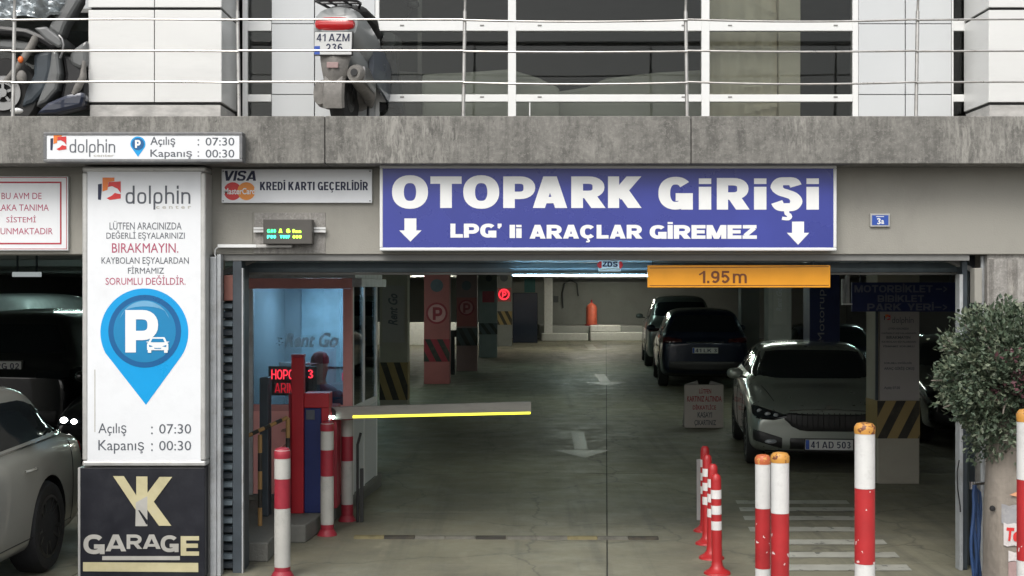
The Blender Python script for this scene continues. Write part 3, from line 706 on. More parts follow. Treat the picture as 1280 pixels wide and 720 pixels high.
# hanging beige cloth behind the glass, gathered in folds
mb = MB(); n = 60; yy = YS + .28; z0, z1 = 3.36, 5.0
secs = []
for i in range(n + 1):
    px = 887 + (972 - 887) * i / n; xx = X(px, yy); t = i / n
    row = []
    for j in range(91):
        z = z0 + (z1 - z0) * j / 90
        f = max(0, (t - .35)) * 1.5
        d = .055 * min(1, f * 1.6) * abs(math.sin(z * 14 + t * 5.5 * math.sin(z * 3.1 + .6) + 1.3 * math.sin(z * 7))) ** .6 * (.6 + .4 * math.sin(z * 5 + t * 4)) + .012 * math.sin(t * 26)
        row.append((xx, yy + d, z))
    secs.append(row)
mb.loft(secs, cap=False, closed=False)
tag(mb.build('curtain', 'curtain', None, smooth=True), 'creased beige cloth hanging behind the shop window second from the right', 'curtain')
mb = MB(); mb.box(X(973, yy), X(1000, yy), yy - .02, yy + .18, 3.33, 5.04); mb.build('shop_column', 'curtain', B, bevel=.005)
mb = MB(); mb.box(X(522, yy + .2), X(527, yy + .2), yy + .2, yy + .26, 3.33, 5.04); mb.build('shop_post', 'shopwall', B)
# pale reflections in the glass, built as low grey shapes behind it
def reflection_block(px0, px1, prof, Yc, label, m='shopgrey'):
    pts = [(X(px0 + (px1 - px0) * u, Yc), Z(v, Yc)) for u, v in prof]
    pts = [(pts[0][0], 3.33)] + pts + [(pts[-1][0], 3.33)]
    mb = MB(); mb.prism(pts, Yc, Yc + .5, 'y'); tag(mb.build('reflection_shape', m, None, bevel=.03), label, 'reflection shape')
reflection_block(527, 700, [(0, 92), (.3, 90), (.62, 86), (.68, 88), (.85, 97), (1, 110)], YS + .35, 'low grey shape standing in for a reflection in the window left of the wide pane')
reflection_block(655, 960, [(0, 118), (.14, 114), (.26, 108), (.34, 97), (.55, 90), (.78, 86), (1, 84)], YS + .9, 'long grey shape standing in for a reflection in the wide shop pane')
reflection_block(470, 524, [(0, 86), (1, 90)], YS + .55, 'short grey shape standing in for a reflection at the end of the shop window beside the scooter', 'shopwall')

# ---- balcony railing
YR = 9.86
RL = thing('balcony_railing', 'stainless steel balcony railing with three thin bars on the concrete ledge', 'railing', (0, YR, 3.32))
posts = [-264, 16, 299, 579, 859, 1145, 1425]
for i, px in enumerate(posts):
    x = X(px, YR); z0 = 3.321; ln = .012 * (1 if i % 2 else -1)
    mb = MB(); mb.tube([(x, YR, z0), (x + ln, YR, Z(14, YR))], .0135, 12); mb.lathe([(.03, 0), (.03, .006), (.016, .012)], (x, YR, z0), 16)
    p = mb.build('post', 'steel', RL, smooth=True)
    mb = MB(); mb.tube([(x + ln, YR, Z(14, YR) - .01), (x + ln + .004, YR - .005, Z(-14, YR)), (x + ln, YR - .03, Z(-22, YR))], .0095, 10); mb.build('post_neck', 'steel', p, smooth=True)
for k, py in enumerate((25, 64, 103)):
    for i in range(len(posts) - 1):
        a, b = X(posts[i], YR), X(posts[i + 1], YR); sag = [0, -.006, 0, .012, .016, -.006][i] * (1, .5, 1)[k]
        pts = [(a + (b - a) * t / 8, YR - .022, Z(py + (.8 if i % 2 else 0), YR) - 4 * sag * (t / 8) * (1 - t / 8)) for t in range(9)]
        mb = MB(); mb.tube(pts, .0075, 8); mb.build('rail', 'steel', RL, smooth=True)
mb = MB(); mb.tube([(X(-264, YR), YR - .03, Z(-24, YR)), (X(1425, YR), YR - .03, Z(-24, YR))], .022, 12); mb.build('handrail', 'steel', RL, smooth=True)

# ================================================================== SIGNS ON THE FRONT
def framed(root, px0, py0, px1, py1, Yf, depth, face, frame, fw, name_face='sign_face', bev=.004):
    """box sign: frame of four rails, recessed face; px measured at the front plane Yf"""
    a, b, c, d = X(px0, Yf), X(px1, Yf), Z(py1, Yf), Z(py0, Yf); w = fw / F * Yf
    for q in ((a, b, d - w, d), (a, b, c, c + w), (a, a + w, c + w + .0005, d - w - .0005), (b - w, b, c + w + .0005, d - w - .0005)):
        mb = MB(); mb.box(q[0], q[1], Yf, Yf + depth, q[2], q[3]); mb.build('frame', frame, root, bevel=bev)
    mb = MB(); mb.box(a + w * .8, b - w * .8, Yf + .006, Yf + depth - .004, c + w * .8, d - w * .8); mb.build(name_face, face, root)
    return Yf + .006

def dolphin_logo(px0, py0, px1, py1, Y, root):
    w, h = px1 - px0, py1 - py0
    def P(*q): return [(px0 + u * w, py0 + v * h) for u, v in q]
    flat([P((0, .30), (.17, .27), (.17, .55), (.13, 1), (0, .98))], Y, root, 'navyink', 'emblem')
    flat([P((.20, 0), (.72, 0), (.72, .16), (.45, .2), (.42, .55), (.20, .62))], Y, root, 'logoorange', 'emblem', .0019)
    flat([P((.47, .2), (1, .17), (1, .68), (.86, .50), (.62, .38), (.44, .42)), P((1, .74), (1, .93), (.52, 1), (.38, .92), (.62, .80), (.74, .68), (.88, .72))], Y, root, 'logored', 'emblem', .0023)

# upper opening hours sign, hung on the ledge
t = thing('opening_hours_sign', 'long white opening hours sign with worn dark frame hung on the concrete ledge', 'sign', (X(178, 9.58), 9.6, Z(203, 9.6)))
Y = framed(t, 54, 165, 303, 202.5, 9.56, .12, 'white', 'signedge', 4)
dolphin_logo(63, 167, 83, 188, Y, t)
text('dolphin', (87, 174, 144, 196), Y, t, 'greyink', 'g', s=.10, h=.085, track=.14)
text('center', (117, 193, 143, 196), Y, t, 'silver', bold=.02)
flat([disc(172.5, 180, 9.2)[0:0] + [(172.5 + 9.4 * math.cos(R(a)), 180 - 9.4 * math.sin(R(a))) for a in range(-28, 209, 8)] + [(172.5, 196)]], Y, t, 'cyan', 'pin')
flat([disc(172.5, 180, 7.6)], Y, t, 'cyandark', 'pin', .003)
text('P', (169, 175, 176, 185), Y, t, 'letter', 'g', proud=.0045, s=.34, h=.24)
text('Açılış', (188, 171, 219, 184), Y, t, 'greyink', bold=.006)
text(':', (247, 174, 249, 182), Y, t, 'greyink'); text('07:30', (257, 172, 293, 182), Y, t, 'greyink', bold=.004)
text('Kapanış', (188, 187, 240, 199), Y, t, 'greyink', bold=.006)
text(':', (247, 189, 249, 196), Y, t, 'greyink'); text('00:30', (257, 187, 293, 197), Y, t, 'greyink', bold=.004)

# tall light box
t = thing('parking_light_box', 'tall white light box with blue parking pin and opening hours on the entrance pillar', 'sign', (X(180, 9.8), 9.85, Z(583, 9.8)))
Y = framed(t, 102.5, 208, 257, 583, 9.78, .22, 'white', 'frame', 7, bev=.012)
mb = MB(); mb.box(X(118, Y), X(119.2, Y), Y - .0012, Y, Z(540, Y), Z(462, Y)); mb.build('crease', 'silver', t)
dolphin_logo(122.5, 222, 151, 250, Y, t)
text('dolphin', (157, 232, 238, 262), Y, t, 'greyink', 'g', s=.11, h=.10, track=.15)
text('c e n t e r', (195, 257, 239, 261), Y, t, 'silver', bold=.02)
for s_, r_, m_ in (('LÜTFEN ARACINIZDA', (137, 276, 227, 287), 'greyink'), ('DEĞERLİ EŞYALARINIZI', (133, 288, 231, 300.5), 'greyink'), ('BIRAKMAYIN.', (140, 304, 223, 316), 'pinkink'),
                   ('KAYBOLAN EŞYALARDAN', (127, 321, 236, 332), 'greyink'), ('FİRMAMIZ', (160, 332, 205, 342), 'greyink'), ('SORUMLU DEĞİLDİR.', (132, 344, 232, 356), 'pinkink')):
    text(s_, r_, Y, t, m_, bold=.001)
cx, cy, r = 180.5, 415.5, 55
flat([[(cx + r * math.cos(R(a)), cy - r * math.sin(R(a))) for a in range(-32, 213, 5)] + [(cx + 2, 506)][:1]], Y, t, 'cyan', 'pin')
flat([disc(cx + .5, 414, 45.5, 48)], Y, t, 'cyandark', 'pin', .003)
flat([disc(cx + .5, 414, 39, 48)], Y, t, 'cyanmid', 'pin', .0042)
flat([[(cx + .5 + 33 * math.cos(R(a)), 410 - 34 * math.sin(R(a))) for a in range(20, 161, 7)] + [(cx + .5 + 27 * math.cos(R(a)), 389 - 9 * math.sin(R(a)) + 3) for a in range(160, 19, -10)]], Y, t, mat('pin gloss', (.16, .40, .62), rough=.3, bump=0), 'pin_gloss', .0052)
text('P', (157, 387.5, 198, 440.5), Y, t, 'letter', 'g', proud=.0065, s=.30, h=.22, wf=.95)
# little car symbol on the pin
def px_poly(q, ox, oy, k): return [(ox + a * k, oy + b * k) for a, b in q]
flat([px_poly([(-9, -9), (9, -9), (12, -3), (14, 0), (14, 8), (-14, 8), (-14, 0), (-12, -3)], 197.5, 430, .95), px_poly([(-15.5, -3), (-12.5, -3.6), (-12.5, -1.4)], 197.5, 430, .95), px_poly([(15.5, -3), (12.5, -3.6), (12.5, -1.4)], 197.5, 430, .95),
      px_poly([(-13, 8), (-8.5, 8), (-8.5, 11.5), (-13, 11.5)], 197.5, 430, .95), px_poly([(8.5, 8), (13, 8), (13, 11.5), (8.5, 11.5)], 197.5, 430, .95)], Y, t, 'letter', 'car_symbol', .0085)
flat([px_poly([(-7, -7), (7, -7), (9.3, -2.4), (-9.3, -2.4)], 197.5, 430, .95), px_poly([(-11.5, 1), (-6, 3), (-11, 4)], 197.5, 430, .95), px_poly([(11.5, 1), (6, 3), (11, 4)], 197.5, 430, .95), px_poly([(-5, 5), (5, 5), (4, 6.2), (-4, 6.2)], 197.5, 430, .95)], Y, t, 'cyanmid', 'car_symbol', .0095)
text('Açılış', (123, 529, 158, 545), Y, t, 'greyink', bold=.0); text(':', (189, 533, 191, 543), Y, t, 'greyink'); text('07:30', (199, 530, 239, 542), Y, t, 'greyink', bold=.0)
text('Kapanış', (123, 550, 180, 567), Y, t, 'greyink', bold=.0); text(':', (189, 554, 191, 564), Y, t, 'greyink'); text('00:30', (199, 551, 239, 563), Y, t, 'greyink', bold=.0)

# black garage board
t = thing('garage_board', 'black garage board with pale gold letters below the white light box', 'sign', (X(178, 9.8), 9.85, 0))
Yk = 9.80
mb = MB(); mb.box(X(98.5, Yk), X(256, Yk), Yk, Yk + .18, .02, Z(584.5, Yk)); mb.build('board', 'black', t, bevel=.004)
mb = MB(); mb.box(X(97.5, Yk), X(100.5, Yk), Yk - .004, Yk + .18, .02, Z(584.5, Yk)); mb.build('edge_strip', 'frame', t, bevel=.002)
YKp = [[(141.5, 595), (155, 595), (184, 640), (184, 657), (175, 645)], [(170.5, 595.5), (184.5, 595.5), (184.5, 620), (170.5, 628)], [(170, 628), (184.5, 620), (184.5, 657.5), (169.5, 657.5)], [(184.5, 616), (199.5, 596), (215.5, 596), (192.5, 627), (184.5, 634)], [(184.5, 625), (192.5, 627), (214.5, 657), (199, 657), (184.5, 637)]]
for i, p in enumerate(YKp):
    flat([p], Yk, t, 'gold' if i != 2 else 'silver', 'monogram', .004 + .0006 * i)
flat([[(173, 637.5), (175, 637.5), (184.5, 650), (184.5, 655), (183, 655)]], Yk, t, 'black', 'monogram', .0085)
text('G', (104.5, 668, 131, 692.5), Yk, t, 'silver', 'g', s=.24, h=.22, proud=.004); text('A', (132, 668, 158, 689), Yk, t, 'silver', 'g', s=.24, h=.22, proud=.004)
text('R', (158.5, 668, 178, 686), Yk, t, 'silver', 'g', s=.24, h=.22, proud=.004); text('A', (178.5, 668, 201, 686), Yk, t, 'silver', 'g', s=.24, h=.22, proud=.004)
text('G', (201, 669, 223.5, 690), Yk, t, 'silver', 'g', s=.24, h=.22, proud=.004); text('E', (226, 670, 249, 694.5), Yk, t, 'gold', 'g', s=.26, h=.22, proud=.004)
flat([[(128, 695), (225, 695), (225, 700), (128, 700)]], Yk, t, 'silver', 'bar', .004)
flat([[(104, 702.5), (248, 703.5), (248, 715), (104, 714)]], Yk, t, 'gold', 'bar', .004)

# white-red plate notice (cut by the left edge)
t = thing('plate_recognition_notice', 'white notice with red double border and red text on the lintel at the far left', 'sign', (X(30, 9.96), 9.96, Z(313, 9.96)))
Y = 9.965
mb = MB(); mb.box(X(-62, Y), X(85, Y), Y, Y + .034, Z(313, Y), Z(220.5, Y)); mb.build('panel', 'white', t, bevel=.003)
def border(px0, py0, px1, py1, w, m):
    flat([[(px0, py0), (px1, py0), (px1, py0 + w), (px0, py0 + w)], [(px0, py1 - w), (px1, py1 - w), (px1, py1), (px0, py1)], [(px1 - w, py0 + w), (px1, py0 + w), (px1, py1 - w), (px1 - w, py1 - w)], [(px0, py0 + w), (px0 + w, py0 + w), (px0 + w, py1 - w), (px0, py1 - w)]], Y, t, m, 'border')
border(-60, 221.5, 83.5, 311.5, .8, 'redink'); border(-54, 227, 77, 305.5, 2, 'redink')
text('BU AVM DE', (2, 241, 52, 249), Y, t, 'pinkink', bold=.0); text('PLAKA TANIMA', (-8, 255.5, 61, 263.5), Y, t, 'pinkink', bold=.0)
text('SİSTEMİ', (8, 269, 45, 278), Y, t, 'pinkink', bold=.0); text('BULUNMAKTADIR', (-17, 285, 66, 293), Y, t, 'pinkink', bold=.0)

# credit card sign
t = thing('credit_card_sign', 'white card payment sign with red and orange circles on the lintel', 'sign', (X(370, 9.97), 9.97, Z(253, 9.97)))
Y = 9.968
mb = MB(); mb.box(X(277, Y), X(465, Y), Y, Y + .03, Z(253.5, Y), Z(211.5, Y)); mb.build('panel', 'white', t, bevel=.002)
text('VISA', (281, 213.5, 320, 226), Y, t, 'navyink', 'g', s=.27, h=.18, shear=.22, track=.05)
flat([disc(291, 239, 11.2)], Y, t, 'logored', 'circle', .002); flat([disc(308, 239, 11.2)], Y, t, 'logoyellow', 'circle', .0028)
text('MasterCard', (280, 235, 319, 243), Y, t, 'letter', bold=.02, proud=.004)
text('KREDİ KARTI GEÇERLİDİR', (325, 225, 460, 240.5), Y, t, 'navyink', 'g', s=.23, h=.17, wf=.68, track=.1, space=.3)
for a, b in ((279, 214), (462.5, 214), (279, 251), (462.5, 251)):
    mb = MB(); mb.lathe([(.005, 0), (.003, -.004)], (X(a, Y), Y, Z(b, Y)), 8, 'y'); mb.build('screw', 'darksteel', t)

# green LED display with its bracket
t = thing('led_display', 'small dark box display with green and lime glowing figures on the lintel', 'display', (X(358, 9.9), 9.95, Z(306, 9.9)))
Yd = 9.86
mb = MB(); mb.box(X(329, Yd), X(390, Yd), Yd, Yd + .12, Z(305, Yd), Z(274, Yd)); mb.build('housing', 'displaycase', t, bevel=.004)
for a, b in ((317, 329.5), (390, 407)):
    for c in (284, 287.7):
        mb = MB(); mb.box(X(a, 9.96), X(b, 9.96), 9.955, 9.975, Z(c + 2.8, 9.96), Z(c, 9.96)); mb.build('bracket', 'alu', t)
def led(s_, rect, m_):
    text(s_, rect, Yd, t, m_, 'g', name='led_figures', s=.32, h=.25, wf=.85, track=.12, proud=.003)
led('G00', (334, 286.5, 345, 291), 'ledgreen'); led('A', (348.5, 286, 353, 291), 'ledlime'); led('8', (0, 0, 1, 1), 'ledlime') if False else led('6', (358, 286, 363, 291), 'ledlime'); led('0mm', (365.5, 286.5, 376.5, 291), 'ledlime')
led('F00', (334, 294, 345, 298), 'ledteal'); led('T00F', (350, 294, 362.5, 298), 'ledteal'); led('000', (366, 294, 377, 298), 'ledlime')
# tube rail below the display
t = thing('conduit', 'pale cable conduit along the bottom of the lintel below the green display', 'conduit', (X(272, 9.95), 9.96, Z(310, 9.95)))
mb = MB(); mb.box(X(272, 9.95), X(320, 9.95), 9.945, 9.975, Z(309.5, 9.95), Z(305.5, 9.95)); mb.build('trunking', 'letter', t, bevel=.002)
mb = MB(); mb.box(X(320, 9.95), X(365, 9.95), 9.945, 9.975, Z(309.5, 9.95), Z(306, 9.95)); mb.build('trunking', 'frame', t, bevel=.002)
mb = MB(); mb.tube([(X(a, 9.95), 9.95, Z(b, 9.95)) for a, b in ((273, 308), (269, 312), (268.5, 318), (272, 324), (277, 329))], .005, 8); mb.build('cable', 'alu', t, smooth=True)

# main blue sign
t = thing('car_park_sign', 'large blue car park entrance sign with white letters and two arrows', 'sign', (X(760, 9.9), 9.95, Z(313, 9.9)))
Y = framed(t, 474.5, 206.5, 1046, 313.5, 9.86, .13, 'blue', 'alu', 4, bev=.006)
H_ = dict(s=.355, h=.235)
L1 = [('O', 490, 535), ('T', 538, 577), ('O', 579, 624), ('P', 629, 669), ('A', 666, 709), ('R', 714, 757), ('K', 760, 802)]
for c, a, b in L1:
    text(c, (a, 219 if c == 'O' else 220.5, b, 261 if c == 'O' else 260), Y, t, 'letter', 'g', name='letter', **H_)
text('G', (823, 221, 866, 262), Y, t, 'letter', 'g', name='letter', **H_)
for a in (873.5, 942.5, 1008):
    text('i', (a, 223, a + 15.5, 262), Y, t, 'letter', 'g', name='letter', **H_)
text('R', (896, 222.5, 937, 262), Y, t, 'letter', 'g', name='letter', **H_)
text('Ş', (963, 221.5, 1003, 275.5), Y, t, 'letter', 'g', name='letter', **H_)
for s_, a, b, y0, y1 in (("LPG'", 563, 627, 279.5, 297), ('li', 637, 652, 281, 297.5), ('ARAÇLAR', 662, 803, 281, 303), ('GİREMEZ', 812, 946, 277.5, 298.5)):
    text(s_, (a, y0, b, y1), Y, t, 'letter', 'g', name='letter', s=.36, h=.25, wf=1.12, track=.07)
for cx in (513, 997.5):
    flat([[(cx - 7.5, 273 + (cx > 600) * 4), (cx + 7.5, 273 + (cx > 600) * 4), (cx + 7.5, 288 + (cx > 600) * 3), (cx + 14, 288 + (cx > 600) * 3), (cx, 302 + (cx > 600) * 4), (cx - 14, 288 + (cx > 600) * 3), (cx - 7.5, 288 + (cx > 600) * 3)]], Y, t, 'letter', 'arrow')

# house number
t = thing('house_number_plate', 'small blue house number plate on the grey lintel at the right', 'sign', (X(1100, 9.98), 9.98, Z(284, 9.98)))
Y = 9.98
mb = MB(); mb.box(X(1088, Y), X(1112.5, Y), Y, Y + .018, Z(283.5, Y), Z(267, Y)); mb.build('plate', 'frame', t, bevel=.003)
flat([[(1090, 269), (1110.5, 269), (1110.5, 281.5), (1090, 281.5)]], Y, t, 'eu', 'plate_face')
text('3', (1096, 272.5, 1101, 280.5), Y, t, 'letter', 'g', proud=.003, s=.25, h=.18); text('a', (1101.5, 275, 1105, 280), Y, t, 'letter', bold=.03, proud=.003)
flat([[(1095, 270.3), (1105, 270.3), (1105, 271.2), (1095, 271.2)]], Y, t, 'letter', 'lettering', .003)

# orange clearance bar
t = thing('clearance_sign', 'amber clearance bar reading 1.95m hanging on chains below the blue sign', 'sign', (X(924, 10.05), 10.06, Z(359, 10.05)))
Y = 10.04
mb = MB(); mb.box(X(809.5, Y), X(1038, Y), Y, Y + .03, Z(359.5, Y), Z(331.5, Y)); mb.build('panel', 'yellow', t, bevel=.004)
flat([[(812, 334.6), (1036, 332.8), (1036, 333.6), (812, 335.4)], [(812, 356.6), (1036, 356.2), (1036, 357), (812, 357.4)]], Y, t, 'brownink', 'line')
text('1.95', (873.5, 338.5, 912, 354), Y, t, 'brownink', 'g', s=.215, h=.17, track=.15); text('m', (916, 342, 933.5, 354), Y, t, 'brownink', 'g', s=.14, h=.12)
for px in (816, 1018):
    ch = MB()
    for k in range(7):
        z = Z(331, Y) + .012 + k * .024
        if z > zl - .01: break
        ch.lathe([(.006, -.003), (.009, 0), (.006, .003)], (X(px, Y), Y + .015, z), 8, 'y' if k % 2 else 'x')
        ch.tube([(X(px, Y), Y + .015, z - .016), (X(px, Y), Y + .015, z + .016)], .003, 6)
    ch.build('chain', 'darksteel', t)

# ================================================================== SHUTTERS AND RAILS IN THE OPENING
t = thing('roller_shutter', 'rolled up blue grey roller shutter above the main opening lit by a cold tube', 'roller shutter', (.6, 10.5, Z(343, 10.45)))
Ysh = 10.42
nx = [(X(300, Ysh), X(1200, Ysh))]
zb = Z(343.5, Ysh); zc = zb + .02
for k in range(5):
    a = zc + k * .075
    mb = MB(); mb.prism([(Ysh, a), (Ysh - .012, a + .03), (Ysh, a + .068), (Ysh + .016, a + .073), (Ysh + .016, a + .002)], X(303, Ysh), X(1199, Ysh), 'x'); mb.build('slat', 'shutter', t)
mb = MB(); mb.box(X(303, Ysh), X(1199, Ysh), Ysh - .012, Ysh + .03, zb, zc - .002); mb.build('bottom_bar', 'greyframe', t, bevel=.003)
t = thing('strip_light', 'cold white strip light along the bottom of the roller shutter', 'lamp', (X(735, Ysh), Ysh, zb))
mb = MB(); mb.tube([(X(641, 10.38), 10.36, zb - .004), (X(812, 10.38), 10.36, zb - .004)], .0045, 8); mb.build('tube', 'fluocold', t)
mb = MB(); mb.box(X(640, 10.38), X(813, 10.38), 10.366, 10.407, zb - .006, zb + .004); mb.build('holder', 'alu', t)
t = thing('shutter_sticker', 'red and white sticker reading ZDS on the rolled up shutter', 'sticker', (X(762, Ysh), Ysh, Z(340, Ysh)))
Ys = Ysh - .016
mb = MB(); mb.box(X(748, Ys), X(776, Ys), Ys, Ys + .003, Z(339.5, Ys), Z(325, Ys)); mb.build('backing', 'letter', t)
flat([[(746, 331), (750, 325), (752, 325), (752, 336), (749, 336)], [(774, 325), (776, 325), (779, 331), (776, 336), (774, 336)]], Ys, t, 'logored', 'emblem')
text('ZDS', (753, 327, 772, 333.5), Ys, t, 'navyink', 'g', s=.28, h=.2, proud=.003)
flat([[(749, 335), (775, 335), (775, 337.5), (749, 337.5)]], Ys, t, 'silver', 'lettering', .003)

# left guide rail: pale channel, dark slats, dark post
t = thing('shutter_guide', 'pale galvanised shutter channel beside the black garage board', 'post', (X(266, 9.9), 9.92, 0))
Yc = 9.90
mb = MB(); mb.box(X(257.5, Yc), X(262, Yc), Yc + .015, Yc + .1, 0, zl - .002); mb.build('side', 'greyframe', t, bevel=.003)
mb = MB(); mb.box(X(262.3, Yc), X(270.5, Yc), Yc, Yc + .1, 0, zl - .02); mb.build('channel', 'galv', t, bevel=.006)
mb = MB(); mb.box(X(270.8, Yc), X(275.5, Yc), Yc + .012, Yc + .1, 0, zl - .002); mb.build('side', 'galv', t, bevel=.003)
t = thing('side_shutter', 'dark ribbed shutter edge between the pale channel and the dark post', 'roller shutter', (X(282, 10.3), 10.25, 0))
for k in range(33):
    z = .01 + k * .0665
    if z + .06 > zl - .12: break
    mb = MB(); mb.prism([(10.12, z), (10.095, z + .012), (10.10, z + .045), (10.12, z + .056), (10.2, z + .056), (10.2, z)], X(275.5, 10.1), X(290.5, 10.1), 'x'); mb.build('slat', 'shutter' if k % 2 else 'darksteel', t)
mb = MB(); mb.box(X(279.5, 10.05), X(293, 10.05), 10.05, 10.09, Z(376, 10.05), Z(344, 10.05)); tag(mb.build('control_box', mat('salmon control box', (.28, .115, .09), rough=.5), None, bevel=.006), 'small salmon coloured box on the dark shutter edge above the booth corner', 'box')
t = thing('door_post', 'dark blue steel post with a bright edge at the left of the main opening', 'post', (X(297, 10), 10.1, 0))
mb = MB(); mb.box(X(290.8, 10.02), X(302, 10.02), 10.02, 10.3, 0, zl - .05); mb.build('post', 'darksteel', t, bevel=.003)
mb = MB(); mb.box(X(302.3, 10.02), X(304, 10.02), 10.015, 10.06, 0, zl - .1); mb.build('edge_strip', 'galv', t)
# braces under the lintel
t = thing('brace', 'slanting dark steel brace under the lintel at the left of the main opening', 'brace', (X(300, 10.2), 10.2, zl - .15)); mb = MB()
mb.bar((X(276, 10.2), 10.2, Z(343, 10.2)), (X(324, 10.2), 10.2, Z(321, 10.2)), .05, .04); mb.build('bar', 'greyframe', t, bevel=.004)
t = thing('brace', 'slanting grey steel brace under the lintel at the right of the main opening', 'brace', (X(1195, 10.2), 10.2, zl - .15)); mb = MB()
mb.bar((X(1213, 10.2), 10.2, Z(337, 10.2)), (X(1176, 10.2), 10.2, Z(320, 10.2)), .05, .04); mb.build('bar', 'greyframe', t, bevel=.004)
# right guide rail
t = thing('shutter_guide', 'grey steel shutter guide at the right of the main opening beside the shrub', 'post', (X(1206, 10.1), 10.1, 0))
mb = MB(); mb.box(X(1199.5, 10.1), X(1204, 10.1), 10.1, 10.2, 0, Z(343, 10.1)); mb.build('channel', 'galv', t, bevel=.004)
mb = MB(); mb.box(X(1204.3, 10.1), X(1211, 10.1), 10.13, 10.25, 0, zl - .05); mb.build('side', 'darksteel', t, bevel=.004)
t = thing('wall_box', 'pale plastic box fixed beside the ribbed concrete column', 'box', (X(1221, 10.05), 10.05, Z(379, 10.05)))
mb = MB(); mb.box(X(1216.5, 10.05), X(1226, 10.05), 10.02, 10.12, Z(379, 10.05), Z(335, 10.05)); mb.build('box', 'wall', t, bevel=.005)
mb = MB(); mb.tube([(X(1228, 10.1), 10.1, 0), (X(1228, 10.1), 10.1, zl - .01)], .016, 10); mb.build('pipe', 'galv', t, smooth=True)
mb = MB(); mb.box(X(1211, 10.3), X(1238, 10.3), 10.3, 10.6, 0, zl); mb.build('jamb', 'darksteel', B)
t = thing('water_pipe', 'thin white water pipe beside the tree trunk', 'pipe', (X(1231, 9.6), 9.6, 0))
mb = MB(); mb.tube([(X(1231, 9.6), 9.6, .0), (X(1231, 9.6), 9.6, Z(604, 9.6)), (X(1228.5, 9.6), 9.6, Z(600, 9.6)), (X(1228, 9.6), 9.6, Z(560, 9.6))], .013, 10); mb.build('pipe', 'pvc', t, smooth=True)
mb = MB(); mb.tube([(X(1215, 9.58), 9.58, Z(605, 9.6)), (X(1234, 9.58), 9.58, Z(603, 9.6))], .012, 10); mb.tube([(X(1215, 9.56), 9.56, Z(610, 9.6)), (X(1215, 9.56), 9.56, Z(601, 9.6))], .018, 10); mb.build('tap', 'chrome', t, smooth=True)
random.seed(3)
for i, (px, lab) in enumerate(((1214.5, 'outer blue hose hanging from the tap, nearest the steel guide'), (1219, 'middle blue hose hanging from the tap'), (1223, 'thick blue hose hanging straight down from the tap'), (1226.5, 'blue hose hanging closest to the white water pipe'))):
    mb = MB(); pts = [(X(px + 1.8 * math.sin(k * .7 + i * 2) + (0 if k else 1217 - px), 9.55), 9.53 + .02 * i, Z(606 + k * 11, 9.55)) for k in range(12)]
    mb.tube(pts, .012 if i != 2 else .016, 8); tag(mb.build('hose', 'hose', None, smooth=True), lab, 'hose', 'blue hoses by the tap')
mb = MB(); mb.tube([(X(a, 9.62), 9.62, Z(b, 9.62)) for a, b in ((1237, 600), (1239, 620), (1237, 645), (1233, 680), (1231, 722))], .006, 8); tag(mb.build('cable', 'rubber', None, smooth=True), 'black cable curving down beside the tree trunk', 'cable')
mb = MB(); mb.tube([(X(a, 10.05), 10.05, Z(b, 10.05)) for a, b in ((1199, 575), (1196.5, 590), (1197, 610), (1200, 632), (1200.5, 640))], .005, 8); tag(mb.build('cable', 'rubber', None, smooth=True), 'thin dark cable looped on the grey shutter guide', 'cable')

# ================================================================== BOLLARDS
def bollard(px, py_top, Y, w, bands, name, label, capm, z0=0.0, grp=None, flange=True, dome=True):
    """bands: rows where the colour changes, from the top"""
    x = X(px, Y); r = w / 2 / F * Y
    t = thing(name, label, 'bollard', (x, Y, z0), group=grp)
    zt = Z(py_top, Y)
    ys = [Z(b, Y) for b, _ in bands] + [z0 + .0]
    mb = MB(); mb.lathe([(r * .96, z0), (r * .96, zt - .02)], (x, Y, 0), 28); mb.build('pipe', 'whitep', t, smooth=True)
    for (b, m), lo in zip(bands, ys[1:]):
        mb = MB(); mb.lathe([(r, lo + .0008), (r, Z(b, Y) - .0008)], (x, Y, 0), 28, cap=False); mb.build('painted_band', m, t, smooth=True)
    zc = ys[0]; hh = zt - zc
    prof = [(r * 1.03, zc - .004), (r * 1.06, zc + hh * .3), (r * 1.04, zc + hh * .6), (r * .8, zc + hh * .9), (r * .35, zt), (.002, zt)] if dome else [(r, zc), (r, zt)]
    mb = MB(); mb.lathe(prof, (x, Y, 0), 28); mb.build('cap', capm, t, smooth=True)
    if flange:
        mb = MB(); mb.lathe([(r * 1.5, z0), (r * 1.45, z0 + .012), (r * 1.05, z0 + .05)], (x, Y, 0), 28); mb.build('base', bands[-1][1], t, smooth=True)
    return t
gb = 'red and white bollards round the entrance'
bollard(353, 559, G(722), 20, [(572, 'whiteshade'), (598, 'redold'), (635, 'whiteshade'), (708, 'redold')], 'bollard', 'short red and white bollard with red dome top standing nearest the dark post', 'redold', grp=gb)
bollard(409, 526, G(669), 16.5, [(538, 'whiteshade'), (562, 'redold'), (595, 'whiteshade'), (655, 'redold')], 'bollard', 'red and white bollard at the kerb just before the blue kiosk', 'redold', grp=gb)
bollard(434, 512, G(651), 15, [(524, 'whiteshade'), (545, 'redold'), (576, 'whiteshade'), (630, 'redold')], 'bollard', 'red and white bollard with dull red base against the booth corner below the barrier arm', 'redold', grp=gb)
bollard(953.5, 568, 8.5, 19, [(579, 'whitep'), (635, 'red'), (710, 'whitep')], 'bollard', 'slim white and red bollard with reddish rusty top in the close pair', 'rustcapred', .15, grp=gb)
bollard(975, 565, 8.15, 22.5, [(577, 'whitep'), (641, 'red'), (724, 'whitep')], 'bollard', 'white and red bollard with flaking orange top in the close pair', 'rustcap', .15, grp=gb)
